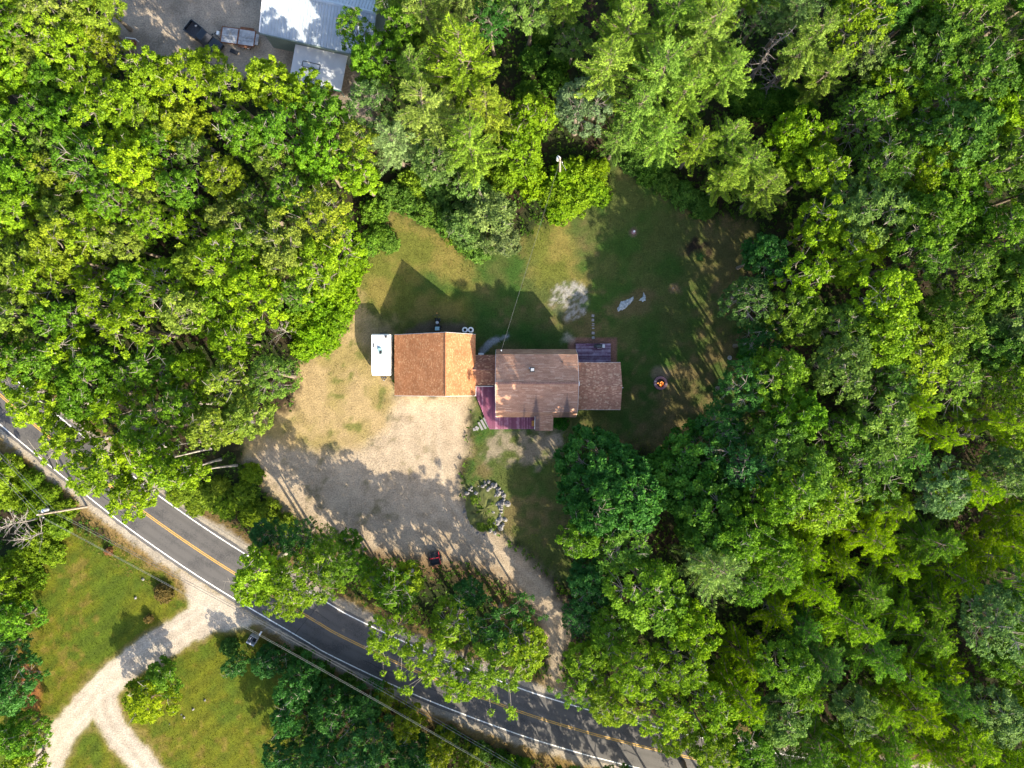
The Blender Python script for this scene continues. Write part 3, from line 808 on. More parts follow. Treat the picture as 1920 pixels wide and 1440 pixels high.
roof_plane((hx0, yc - hy, hze), (hx1, yc - hy, hze), (hx1, yc - hb, hzb), (hx0, yc - hb, hzb), M['shingle_house'], M['ridge_cap_dark'], house, 13, 0.15, HT)
roof_plane((hx0, yc - hb - 0.03, hzb + 0.01), (hx1, yc - hb - 0.03, hzb + 0.01), (hx1, yc - 0.003, hzr), (hx0, yc - 0.003, hzr), M['shingle_house'], M['ridge_cap_dark'], house, 14, 0.15, HT)
rc = MB()
x = hx0
while x < hx1 - 0.05:
    L = min(0.30, hx1 - x)
    rc.box((x + L / 2, yc, hzr + 0.035 + random.uniform(-.008, .008)), (L - 0.02, 0.26, 0.035)); x += 0.30
rc.build('ridge_cap', M['ridge_cap_dark'], house)['kind'] = 'stuff'
for x in (hx0 - 0.03, hx1 + 0.03):
    m_ = MB()
    pr = [(yc - hy, hze), (yc - hb, hzb), (yc, hzr), (yc + hb, hzb), (yc + hy, hze)]
    for (y0, z0), (y1, z1) in zip(pr[:-1], pr[1:]):
        m_.add([(x - 0.015, y0, z0 - 0.2), (x - 0.015, y1, z1 - 0.2), (x - 0.015, y1, z1 - 0.02), (x - 0.015, y0, z0 - 0.02), (x + 0.015, y0, z0 - 0.2), (x + 0.015, y1, z1 - 0.2), (x + 0.015, y1, z1 - 0.02), (x + 0.015, y0, z0 - 0.02)], [(0, 1, 2, 3), (7, 6, 5, 4), (0, 4, 5, 1), (3, 2, 6, 7), (1, 5, 6, 2), (0, 3, 7, 4)])
    m_.build('fascia', M['trim'], house)
for x in (0.4, 3.2, 6.2): window(house, (x, yc + hy - 0.35, 1.6), 1.1, 1.2, 'x', 1)
for x in (-0.9, 1.6): window(house, (x, yc - hy + 0.35, 1.6), 1.0, 1.2, 'x', -1)
window(house, (w1, -1.6, 4.6), 0.9, 1.1, 'y', 1); window(house, (w1, 1.8, 4.6), 0.9, 1.1, 'y', 1); window(house, (w0, -2.0, 4.6), 0.9, 1.1, 'y', -1)
# chimney, vent pipe, service mast
cx, cy = G(998, 693, 7.3)
ch = MB().box((cx, cy, 6.85), (0.46, 0.46, 0.9)).build('chimney', M['dark_steel'], house)
m_ = MB().box((cx, cy, 7.33), (0.60, 0.60, 0.06))
for dx in (-0.2, 0.2):
    for dy in (-0.2, 0.2): m_.box((cx + dx, cy + dy, 7.42), (0.04, 0.04, 0.14))
m_.build('chimney_flange', M['dark_steel'], ch)
MB().box((cx + 0.02, cy, 7.51), (0.40, 0.36, 0.04)).build('chimney_cap', M['steel'], ch)
MB().box((cx - 0.32, cy + 0.2, 6.95), (0.16, 0.2, 0.35)).build('flue_side_box', M['steel'], ch)
vx, vy = G(1055, 678, 6.7)
MB().lathe((vx, vy, 6.1), [(0.10, 0), (0.10, 0.06), (0.055, 0.1), (0.055, 0.75), (0.04, 0.75)], 10).build('vent_pipe', M['dark_steel'], house)
mx_, my_ = G(940, 657, 6.0)
mast = MB().tube([(mx_, my_, 2.6), (mx_, my_, 6.1)], 0.05, 8).build('service_mast', M['steel'], house)
MB().lathe((mx_, my_, 6.05), [(0.09, 0), (0.11, 0.06), (0.06, 0.2), (0.01, 0.22)], 10).build('weatherhead', M['grey_can'], mast)
MB().box((hx1 + 0.10, 0.05, 6.7), (0.10, 0.5, 0.35)).build('gable_vent', M['trim'], house)

# ---- breezeway -------------------------------------------------------------------
bx0, bx1, by0, by1, byr = ge - 0.05, hx0 + 0.02, -0.12, 3.92, 1.92
bw = empty('breezeway'); tag(bw, 'low red-brown roofed passage joining garage and house', 'passage')
MB().add([(ge - 0.28, by0 + .25, 0), (w0 - 0.02, by0 + .25, 0), (w0 - 0.02, by1 - .25, 0), (ge - 0.28, by1 - .25, 0), (ge - 0.28, by0 + .25, 2.55), (w0 - 0.02, by0 + .25, 2.55), (w0 - 0.02, by1 - .25, 2.55), (ge - 0.28, by1 - .25, 2.55), (ge - 0.28, byr, 3.25), (w0 - 0.02, byr, 3.25)], [(3, 2, 1, 0), (0, 1, 5, 4), (2, 3, 7, 6), (4, 5, 9, 8), (6, 7, 8, 9), (1, 2, 6, 9, 5), (3, 0, 4, 8, 7)]).build('wall', M['siding'], bw)
roof_plane((bx1, by1, 2.6), (bx0 - 0.5, by1, 2.6), (bx0 - 0.5, byr + .003, 3.45), (bx1, byr + .003, 3.45), M['shingle_dark'], M['ridge_cap_dark'], bw, 21, 0.16, (0.2, 0.34))
roof_plane((bx0 - 0.5, by0, 2.6), (bx1, by0, 2.6), (bx1, byr - .003, 3.45), (bx0 - 0.5, byr - .003, 3.45), M['shingle_dark'], M['ridge_cap_dark'], bw, 22, 0.16, (0.2, 0.34))
MB().tube([(bx0 - 0.3, byr, 3.47), (bx1, byr, 3.47)], 0.06, 6).build('ridge_cap', M['ridge_cap_dark'], bw)
dd = MB().box((-3.4, by0 + .22, 1.6), (0.9, 0.06, 2.0)).build('door', M['white'], bw)
MB().lathe((-3.08, by0 + 0.13, 1.5), [(0.01, -0.03), (0.03, -0.015), (0.03, 0.015), (0.01, 0.03)], 8).build('handle', M['steel'], dd)

# ---- east addition -----------------------------------------------------------------
ax0, ax1, ay0, ay1, ayr = hx1 + 0.06, 14.65, -3.45, 2.90, -0.28
ad = empty('house_extension'); tag(ad, 'single-storey extension with a low speckled red-brown roof east of the house', 'extension')
MB().add([(w1 + .02, ay0 + .3, 0), (ax1 - .3, ay0 + .3, 0), (ax1 - .3, ay1 - .3, 0), (w1 + .02, ay1 - .3, 0), (w1 + .02, ay0 + .3, 2.62), (ax1 - .3, ay0 + .3, 2.62), (ax1 - .3, ay1 - .3, 2.62), (w1 + .02, ay1 - .3, 2.62), (w1 + .02, ayr, 3.5), (ax1 - .3, ayr, 3.5)], [(3, 2, 1, 0), (0, 1, 5, 4), (2, 3, 7, 6), (4, 5, 9, 8), (6, 7, 8, 9), (1, 2, 6, 9, 5), (3, 0, 4, 8, 7)]).build('wall', M['siding'], ad)
M['shingle_ext'] = shingle_material('speckled_brown_shingle', [(0.0, (0.33, 0.165, 0.11)), (0.5, (0.41, 0.21, 0.14)), (0.78, (0.48, 0.26, 0.17)), (1.0, (0.62, 0.42, 0.28))])
roof_plane((ax1, ay1, 2.65), (ax0, ay1, 2.65), (ax0, ayr + .003, 3.72), (ax1 + .06, ayr + .003, 3.72), M['shingle_ext'], M['ridge_cap_dark'], ad, 31, 0.16, (0.2, 0.34))
roof_plane((ax0, ay0, 2.65), (ax1, ay0, 2.65), (ax1 + .06, ayr - .003, 3.72), (ax0, ayr - .003, 3.72), M['shingle_ext'], M['ridge_cap_dark'], ad, 32, 0.16, (0.2, 0.34))
for sg, yy in ((1, ay1), (-1, ay0)): MB().box(((ax0 + ax1) / 2, yy + sg * 0.025, 2.57), (ax1 - ax0, 0.03, 0.13)).build('fascia', M['trim'], ad)
for y in (-2.0, 1.3): window(ad, (ax1 - 0.3, y, 1.5), 1.1, 1.1, 'y', 1)
window(ad, (11.5, ay0 + .3, 1.5), 1.4, 1.1, 'x', -1)
MB().box((ax1 + 0.32, -0.5, 1.9), (0.3, 0.12, 0.12)).box((ax1 + 0.10, -0.5, 1.9), (0.5, 0.03, 0.03)).box((ax1 - 0.17, -0.5, 1.9), (0.1, 0.12, 0.2)).build('wall_lamp', M['grey_can'], ad)

# ---- little entrance roof --------------------------------------------------------
px0, px1 = 3.08, 5.50
po = empty('entrance_roof'); tag(po, 'small brown shingled entrance roof on posts at the end of the front deck', 'porch')
roof_plane((px0, -6.28, 2.85), (px1, -6.28, 2.85), (px1, -3.95, 4.25), (px0, -3.95, 4.25), M['shingle_house'], M['ridge_cap_dark'], po, 41, 0.16, (0.3, 0.8))
for x in (px0 + 0.1, px1 - 0.1): MB().box((x, -6.1, 1.36), (0.1, 0.1, 2.72)).build('post', M['trim'], po)
MB().box((px0 - 0.02, -5.2, 2.95), (0.05, 2.1, 0.14), tilt=Matrix.Rotation(math.atan2(1.4, 2.33), 3, 'X')).build('fascia', M['trim'], po)

# ---- decks -----------------------------------------------------------------------
def clip_span(poly, x):
    """y-range(s) of polygon at x"""
    ys = []
    n = len(poly)
    for i in range(n):
        a, b = poly[i], poly[(i + 1) % n]
        if (a[0] > x) != (b[0] > x):
            ys.append(a[1] + (b[1] - a[1]) * (x - a[0]) / (b[0] - a[0]))
    ys.sort()
    return [(ys[i], ys[i + 1]) for i in range(0, len(ys) - 1, 2)]

deck = empty('front_deck'); tag(deck, 'maroon-stained board deck wrapping the house\'s west and south sides', 'deck')
DZ = 0.6
dpx = [(893, 723.5), (930.5, 723.5), (932, 778), (1003, 778), (1003, 804), (918, 804.5), (910, 785), (892.5, 742)]
dp = [G(x, y, DZ) for x, y in dpx]
m_ = MB()
x = min(p[0] for p in dp) + 0.07
while x < max(p[0] for p in dp):
    for y0, y1 in clip_span(dp, x):
        if y1 - y0 > 0.05: m_.box((x, (y0 + y1) / 2, DZ - 0.02 + random.uniform(-.003, .003)), (0.128, y1 - y0, 0.04))
    x += 0.14
b_ = m_.build('deck_boards', M['deck'], deck); b_['kind'] = 'stuff'
m_ = MB()
for i in range(len(dp)):
    a, b = dp[i], dp[(i + 1) % len(dp)]
    L = math.hypot(b[0] - a[0], b[1] - a[1])
    if i in (1, 2): continue
    m_.box(((a[0] + b[0]) / 2, (a[1] + b[1]) / 2, 0.44), (L, 0.05, 0.2), math.atan2(b[1] - a[1], b[0] - a[0]))
m_.build('skirt', M['deck'], deck)
for p in dp[3:]: MB().box((p[0], p[1] + (0.1 if p[1] < -5 else 0), 0.17), (0.12, 0.12, 0.36)).build('post', M['deck'], deck)
def rail(a, b, nm='railing'):
    a = Vector((*a, DZ)); b = Vector((*b, DZ)); L = (b - a).length; an = math.atan2(b.y - a.y, b.x - a.x)
    c = (a + b) / 2
    r_ = MB().box((c.x, c.y, DZ + 0.95), (L, 0.10, 0.05), an).box((c.x, c.y, DZ + 0.12), (L, 0.05, 0.05), an).build(nm, M['trim'], deck)
    k = max(2, int(L / 0.14)); m_ = MB()
    for i in range(k + 1):
        p = a.lerp(b, i / k); m_.box((p.x, p.y, DZ + 0.53), (0.035, 0.035, 0.79))
    bo = m_.build('balusters', M['trim'], r_); bo['kind'] = 'stuff'
rail(dp[7], dp[0]); rail((dp[0][0] + 0.06, dp[0][1] - 0.06), (dp[0][0] + 2.35, dp[0][1] - 0.06))
x0_, y0_ = G(1003, 783, DZ)
rail((x0_ - 0.05, y0_ - 0.35), (x0_ - 0.05, y0_ - 1.5))
be = empty('storage_box', (*G(999.5, 794, DZ + 0.4), DZ)); tag(be, 'small orange cedar box on the front deck beside the entrance', 'box')
MB().box((0, 0, 0.2), (0.34, 0.72, 0.4)).build('body', M['orange_wood'], be)
MB().box((0, 0, 0.43), (0.38, 0.76, 0.04)).build('lid', M['orange_wood'], be)

bdk = empty('back_deck'); tag(bdk, 'worn purple board deck with bare grey boards behind the house', 'deck')
(x0, y1), (x1, y0) = G(1079.5, 644, 0.3), G(1145, 680, 0.3)
m_ = MB(); y = y0 + 0.07
while y < y1:
    xs_ = x0
    while xs_ < x1 - 0.05:
        L = min(random.uniform(1.2, 3.2), x1 - xs_)
        m_.box((xs_ + L / 2, y, 0.28 + random.uniform(-.003, .003)), (L - 0.01, 0.128, 0.04)); xs_ += L
    y += 0.14
b_ = m_.build('deck_boards', M['deck_worn'], bdk); b_['kind'] = 'stuff'
MB().box(((x0 + x1) / 2, y1 - 0.03, 0.13), (x1 - x0, 0.05, 0.25)).build('skirt', M['deck_worn'], bdk)
MB().box((x1 - 0.03, (y0 + y1) / 2, 0.13), (0.05, y1 - y0 - 0.12, 0.25)).build('skirt', M['deck_worn'], bdk)

# grey slab steps leading up to the deck
for i, (px, py, L, w, a, z) in enumerate([(912, 792, 1.5, 0.30, -62, 0.38), (906.5, 795.5, 1.4, 0.30, -62, 0.26), (901, 799, 1.2, 0.30, -62, 0.15), (894, 803, 0.55, 0.5, -30, 0.05), (889.5, 805, 0.4, 0.4, 10, 0.05)]):
    x, y = G(px, py, z)
    s = empty('stone_step', (x, y, 0), math.radians(a + 180))
    tag(s, 'flat grey stone slab in the short flight up to the front deck', 'step', 'slab steps of the front deck')
    MB().box((0, 0, z / 2), (L, w, z), 0).build('slab', M['paver'], s, bevel=0.015)

# stepping stones across the back lawn
for i, (py, w, l) in enumerate([(592, 0.36, 0.34), (600, 0.34, 0.36), (607, 0.34, 0.14), (610.5, 0.36, 0.12), (615.5, 0.34, 0.17), (624.5, 0.40, 0.36), (633, 0.38, 0.33)]):
    x, y = G(1112, py)
    s = MB().box((0, 0, 0.03), (w, l, 0.08)).build('stepping_stone', M['paver'], bevel=0.012)
    s.location = (x + random.uniform(-.04, .04), y, -0.02); s.rotation_euler[2] = random.uniform(-.15, .15)
    tag(s, 'small square stepping stone in the row leading off the back deck', 'paving stone', 'stepping stones behind the house')
# ------------------------------------------------------------------ tree prototypes
def norm(a):
    return a / (np.linalg.norm(a, axis=-1, keepdims=True) + 1e-9)

def rosettes(P, A, leaves, L, W, spread=(50, 100), r=None, droop=0.0):
    """leaf rosettes at points P with axes A: returns (n,4,3) quads"""
    r = r or rng
    K = len(P)
    P = np.repeat(P, leaves, 0); A = norm(np.repeat(A, leaves, 0))
    n = len(P)
    h = np.where(np.abs(A[:, 2:3]) < 0.9, np.array([[0, 0, 1.0]]), np.array([[1.0, 0, 0]]))
    u = norm(np.cross(A, h)); v = np.cross(A, u)
    ph = r.uniform(0, 2 * np.pi, n)[:, None]; t = np.radians(r.uniform(spread[0], spread[1], n))[:, None]
    d = np.cos(t) * A + np.sin(t) * (u * np.cos(ph) + v * np.sin(ph))
    d[:, 2] -= droop; d = norm(d)
    s = norm(np.cross(d, A + 0.25 * r.normal(size=(n, 3))))
    nn = np.cross(s, d)
    Ln = (L * r.uniform(0.7, 1.25, n))[:, None]; Wn = (W * r.uniform(0.75, 1.2, n))[:, None]
    mid = P + d * Ln * 0.55
    q = np.stack([P, mid + s * Wn * 0.5 - nn * Wn * 0.12, P + d * Ln, mid - s * Wn * 0.5 - nn * Wn * 0.12], 1)
    return q

def fib_dirs(n, r, jitter=0.35):
    i = np.arange(n) + 0.5
    z = 1 - 2 * i / n; ph = i * 2.399963
    d = np.stack([np.sqrt(1 - z * z) * np.cos(ph), np.sqrt(1 - z * z) * np.sin(ph), z], 1)
    return norm(d + r.normal(scale=jitter * 2.2 / math.sqrt(n), size=d.shape))

def limb_tubes(mb, a, b, r0, r1, seed, sides=5, n=5, sag=0.10):
    rr = random.Random(seed)
    a = Vector(a); b = Vector(b); L = (b - a).length
    pts, rad = [], []
    off = Vector((rr.uniform(-1, 1), rr.uniform(-1, 1), rr.uniform(-0.3, 1))) * sag * L
    for i in range(n):
        t = i / (n - 1)
        pts.append(a.lerp(b, t) + off * (4 * t * (1 - t)) * 0.5 + Vector((rr.uniform(-1, 1), rr.uniform(-1, 1), rr.uniform(-1, 1))) * 0.03 * L * (0 < i < n - 1))
        rad.append(r0 + (r1 - r0) * t)
    mb.tube(pts, rad, sides, cap=False)
    return pts

def broadleaf(name, seed, h=15.0, R=3.6, base=0.42, clump=1.05, leaves_per=230, leaf=(0.30, 0.17), flat=1.0, inner=0.25, bark='bark', twig='twig', bare=6, lean=0.0, density=1.0, low=-0.45, stem=1.0):
    """crown of leaf clumps carried by limbs; returns (crown mesh, trunk mesh, limb mesh)"""
    r = np.random.default_rng(seed); rr = random.Random(seed)
    zb = h * base
    Rz = (h - zb) * 0.5 * flat; cz = h - Rz
    area = 4 * math.pi * ((R * R * 2 + Rz * R) / 3)
    n = int(area / (clump * clump * 1.7) * density)
    D = fib_dirs(n, r)
    D = D[D[:, 2] > low]
    # lobed outline
    lob = np.zeros(len(D))
    for k in range(7):
        ax = norm(r.normal(size=(1, 3)))
        lob += np.clip((D @ ax.T)[:, 0] - 0.55, 0, 1) * r.uniform(0.2, 0.75)
    rad = r.uniform(0.78, 1.0, len(D)) * (0.80 + lob)
    inn = r.random(len(D)) < inner
    rad = np.where(inn, rad * r.uniform(0.45, 0.75, len(D)), rad)
    C = D * rad[:, None] * np.array([[R, R, Rz]]) + np.array([[0, 0, cz]])
    # clumps that close the top of the crown over the fork
    nt_ = max(4, int(2.2 * (R / clump) ** 1.0))
    rt_ = np.sqrt(r.uniform(0, 1, nt_)) * R * 0.55; at_ = r.uniform(0, 2 * np.pi, nt_)
    Ct = np.stack([rt_ * np.cos(at_), rt_ * np.sin(at_), cz + Rz * r.uniform(0.35, 0.85, nt_)], 1)
    C = np.concatenate([C, Ct]); D = np.concatenate([D, np.tile([[0, 0, 1.0]], (nt_, 1))])
    C[:, 0] += lean * (C[:, 2] / h)
    Ps, As, cl = [], [], []
    q_all, t_all = [], []
    for i, c in enumerate(C):
        cr = clump * r.uniform(0.62, 1.18) * 0.62
        m = max(4, int(leaves_per / 6 * (cr / (clump * 0.62)) ** 2))
        d = norm(r.normal(size=(m, 3)) + np.array([[0, 0, 0.55]]) + 0.5 * D[i][None, :])
        p = c + d * np.array([[cr, cr, cr * 0.62]]) * r.uniform(0.55, 1.08, (m, 1))
        a = norm(d + np.array([[0, 0, 0.5]]) + 0.35 * r.normal(size=(m, 3)))
        q = rosettes(p, a, 6, leaf[0], leaf[1], (45, 98), r, 0.08)
        ct = r.uniform(0, 1)
        q_all.append(q); t_all.append(np.clip(0.5 * ct + 0.5 * r.uniform(0, 1, len(q)), 0, 1))
    crown = quads_mesh(name + '_crown', np.concatenate(q_all), np.concatenate(t_all))
    # trunk and limbs
    tr = MB()
    top = Vector((lean * 0.9 + rr.uniform(-.3, .3), rr.uniform(-.3, .3), cz + Rz * 0.35))
    r0 = (0.017 * h + 0.04) * stem
    pts = []
    for i in range(8):
        t = i / 7
        pts.append(Vector((top.x * t + math.sin(t * 5 + seed) * 0.12, top.y * t + math.cos(t * 4 + seed) * 0.12, -0.15 + (top.z + 0.15) * t)))
    tr.tube(pts, [r0 * (1.35 if i == 0 else 1.0) * (1 - 0.93 * i / 7) for i in range(8)], 8)
    lm = MB()
    k = max(5, int(len(C) / 11))
    cen = C[r.choice(len(C), k, replace=False)]
    for it in range(3):
        lab = np.argmin(((C[:, None, :] - cen[None]) ** 2).sum(-1), 1)
        for j in range(k):
            if (lab == j).any(): cen[j] = C[lab == j].mean(0)
    for j in range(k):
        mem = C[lab == j]
        if len(mem) == 0: continue
        e = Vector(cen[j]) * 1.0
        e = Vector((e.x * 0.72, e.y * 0.72, e.z - 0.4))
        tz = min(max(zb * 0.8 + (e.z - zb) * 0.35, zb * 0.6), top.z)
        f = tz / top.z
        st = Vector((top.x * f, top.y * f, tz))
        limb_tubes(lm, st, e, r0 * 0.30, r0 * 0.13, seed * 31 + j, 5, 5)
        for q_, m_ in enumerate(mem):
            limb_tubes(lm, e, Vector(m_), r0 * 0.11, 0.014, seed * 57 + j * 40 + q_, 4, 3)
    # bare twigs that stand out of the leaves
    up = np.argsort(-(C[:, 2] + r.normal(size=len(C)) * 1.5))[:bare * 3]
    for j in range(min(bare, len(up))):
        c = Vector(C[up[j * 3 % len(up)]])
        d = Vector((rr.uniform(-1, 1), rr.uniform(-1, 1), rr.uniform(0.25, 0.9))).normalized()
        tip = c + d * rr.uniform(0.9, 1.7)
        limb_tubes(lm, c - d * 0.7, tip, 0.05, 0.015, seed * 3 + j, 4, 4, 0.12)
        for q_ in range(3):
            s = (c - d * 0.7).lerp(tip, rr.uniform(0.35, 0.9))
            limb_tubes(lm, s, s + Vector((rr.uniform(-1, 1), rr.uniform(-1, 1), rr.uniform(0, .6))).normalized() * rr.uniform(0.3, 0.8), 0.025, 0.01, seed * 5 + j * 7 + q_, 3, 3)
    tm = bpy.data.meshes.new(name + '_trunk'); tm.from_pydata(tr.v, [], tr.f)
    lmm = bpy.data.meshes.new(name + '_limbs'); lmm.from_pydata(lm.v, [], lm.f)
    for me_, mt in ((crown, 'leaf'), (tm, bark), (lmm, twig)):
        me_.materials.append(M[mt])
    return dict(h=h, R=R, parts=[('crown', crown), ('trunk', tm), ('limbs', lmm)])

def conifer(name, seed, h=18.0, R=3.6, base=0.28, gap=0.62, per=5, tuft=(0.34, 0.075), tl=7, step=0.27, up=0.25, droop=0.0, power=0.75, ragged=0.25, bark='bark', twigl=0.42):
    """whorls of plume-like boughs with needle tufts"""
    r = np.random.default_rng(seed); rr = random.Random(seed)
    tr, lm = MB(), MB()
    r0 = 0.014 * h + 0.04
    bend = [Vector((math.sin(i * 0.7 + seed) * 0.06 * i, math.cos(i * 0.6 + seed) * 0.06 * i, -0.15 + (h + 0.15) * i / 8)) for i in range(9)]
    tr.tube(bend, [r0 * (1.3 if i == 0 else 1) * (1 - 0.93 * i / 8) for i in range(9)], 7)
    P, A, T = [], [], []
    z = h * base; wi = 0
    while z < h - 0.25:
        t = (z - h * base) / (h * (1 - base))
        Lw = R * (1 - t) ** power * (0.55 + 0.45 * min(1, t * 5 + 0.3)) + 0.25
        nb = per if Lw > 0.8 else 4
        a0 = rr.uniform(0, 6.28)
        for b in range(nb):
            if rr.random() < 0.10: continue
            a = a0 + 2 * math.pi * b / nb + rr.uniform(-0.3, 0.3)
            L = Lw * rr.uniform(1 - ragged, 1 + ragged * 0.6)
            zz = z + rr.uniform(-gap * 0.4, gap * 0.4)
            dirh = np.array([math.cos(a), math.sin(a), 0.0]); side = np.array([-math.sin(a), math.cos(a), 0.0])
            bz = bend[min(8, int(zz / h * 8))]
            o = np.array([bz.x, bz.y, zz])
            bt = rr.uniform(0, 1)
            pts = []
            for i in range(5):
                s = i / 4
                pts.append(o + dirh * L * s + np.array([0, 0, L * (up * s + 0.12 * s * s - droop * s * s)]))
            lm.tube([Vector(p) for p in pts], [0.012 * L + 0.012, 0.010 * L + 0.01, 0.008 * L + 0.008, 0.006 * L + 0.006, 0.008], 4, cap=False)
            s = 0.22 if L > 1.2 else 0.05
            while s < 1.0:
                c = o + dirh * L * s + np.array([0, 0, L * (up * s + 0.12 * s * s - droop * s * s)])
                wl = twigl * L * (1.05 - s) * 0.9 + 0.16
                for sg in (-1, 1):
                    td = norm(dirh * rr.uniform(0.55, 1.0) + side * sg * rr.uniform(0.6, 1.0) + np.array([0, 0, rr.uniform(0.0, 0.35) - droop * 0.8]))
                    nt_ = max(1, int(wl / 0.24))
                    for q in range(nt_):
                        f = (q + rr.uniform(0.5, 1.0)) / nt_
                        P.append(c + td * wl * f); A.append(norm(td * 0.9 + np.array([0, 0, 0.45]) + 0.25 * dirh)); T.append(0.55 * bt + 0.45 * rr.random())
                s += step / L * rr.uniform(0.8, 1.25)
            P.append(o + dirh * L + np.array([0, 0, L * (up + 0.12 - droop)])); A.append(norm(dirh + np.array([0, 0, 0.4]))); T.append(bt)
        z += gap * rr.uniform(0.8, 1.2); wi += 1
    for i in range(6):
        P.append(np.array([bend[8].x, bend[8].y, h - 0.12 * i])); A.append(np.array([rr.uniform(-.3, .3), rr.uniform(-.3, .3), 1.0])); T.append(0.6)
    P = np.array(P); A = np.array(A); T = np.array(T)
    q = rosettes(P, A, tl, tuft[0], tuft[1], (15, 75), r)
    crown = quads_mesh(name + '_crown', q, np.clip(np.repeat(T, tl) * 0.75 + 0.25 * r.uniform(0, 1, len(q)), 0, 1))
    # dead stubs under the crown
    for i in range(10):
        zz = h * rr.uniform(0.12, base + 0.05); a = rr.uniform(0, 6.28); L = rr.uniform(0.5, 1.6)
        lm.tube([Vector((0, 0, zz)), Vector((math.cos(a) * L, math.sin(a) * L, zz + rr.uniform(-0.3, 0.2)))], [0.03, 0.01], 4, cap=False)
    tm = bpy.data.meshes.new(name + '_trunk'); tm.from_pydata(tr.v, [], tr.f)
    lmm = bpy.data.meshes.new(name + '_limbs'); lmm.from_pydata(lm.v, [], lm.f)
    for me_, mt in ((crown, 'needle'), (tm, bark), (lmm, bark)):
        me_.materials.append(M[mt])
    return dict(h=h, R=R, parts=[('crown', crown), ('trunk', tm), ('limbs', lmm)])

def shrub(name, seed, h=2.6, R=1.8, leaves=(0.24, 0.13), n=70, per=80, flat=0.85):
    r = np.random.default_rng(seed); rr = random.Random(seed)
    D = fib_dirs(n * 2, r, 0.6); D = D[D[:, 2] > -0.05]
    rad = r.uniform(0.6, 1.05, len(D))
    C = D * rad[:, None] * np.array([[R, R, h * flat]]) + np.array([[0, 0, h * 0.08]])
    qa, ta = [], []
    for i, c in enumerate(C):
        cr = 0.36 * r.uniform(0.7, 1.3) * R / 1.6
        m = max(4, per // 6)
        d = norm(r.normal(size=(m, 3)) + np.array([[0, 0, 0.5]]) + 0.4 * D[i][None])
        p = c + d * cr * r.uniform(0.4, 1.1, (m, 1)); p[:, 2] = np.maximum(p[:, 2], 0.05)
        q = rosettes(p, norm(d + np.array([[0, 0, 0.5]])), 6, leaves[0], leaves[1], (40, 98), r, 0.05)
        qa.append(q); ta.append(np.clip(0.5 * r.uniform() + 0.5 * r.uniform(0, 1, len(q)), 0, 1))
    fo = quads_mesh(name + '_foliage', np.concatenate(qa), np.concatenate(ta))
    st = MB()
    for i in range(9):
        c = Vector(C[rr.randrange(len(C))])
        limb_tubes(st, Vector((rr.uniform(-.15, .15), rr.uniform(-.15, .15), -0.05)), c, 0.035, 0.012, seed * 7 + i, 4, 4)
    sm = bpy.data.meshes.new(name + '_stems'); sm.from_pydata(st.v, [], st.f)
    fo.materials.append(M['leaf']); sm.materials.append(M['bark'])
    return dict(h=h, R=R, parts=[('foliage', fo), ('stems', sm)])

def bare_tree(name, seed, h=9.0, R=2.0, mat='dead', n=26, first=0.35, upw=0.5, sub=4):
    rr = random.Random(seed)
    tr, lm = MB(), MB()
    pts = [Vector((math.sin(i + seed) * 0.05 * i, math.cos(i * 1.3 + seed) * 0.05 * i, -0.1 + (h + 0.1) * i / 7)) for i in range(8)]
    r0 = 0.012 * h + 0.035
    tr.tube(pts, [r0 * (1 - 0.85 * i / 7) for i in range(8)], 7)
    for i in range(n):
        f = first + (0.97 - first) * i / n
        a = i * 2.4 + rr.uniform(-.4, .4); L = R * (1.15 - f) / (1.15 - first) * rr.uniform(0.6, 1.15)
        s = Vector((pts[min(7, int(f * 7))].x, pts[min(7, int(f * 7))].y, h * f))
        e = s + Vector((math.cos(a) * L, math.sin(a) * L, L * upw * rr.uniform(0.4, 1.3)))
        limb_tubes(lm, s, e, r0 * 0.34 * (1.2 - f), 0.012, seed * 11 + i, 4, 4, 0.12)
        for k in range(sub):
            m = s.lerp(e, rr.uniform(0.35, 0.95)); d = ((e - s).normalized() + Vector((rr.uniform(-1, 1), rr.uniform(-1, 1), rr.uniform(-.5, .8))) * 0.8).normalized()
            limb_tubes(lm, m, m + d * L * rr.uniform(0.2, 0.45), 0.02, 0.008, seed * 13 + i * 9 + k, 3, 3, 0.1)
    tm = bpy.data.meshes.new(name + '_trunk'); tm.from_pydata(tr.v, [], tr.f)
    bm_ = bpy.data.meshes.new(name + '_branches'); bm_.from_pydata(lm.v, [], lm.f)
    tm.materials.append(M[mat]); bm_.materials.append(M[mat])
    return dict(h=h, R=R, parts=[('trunk', tm), ('branches', bm_)])

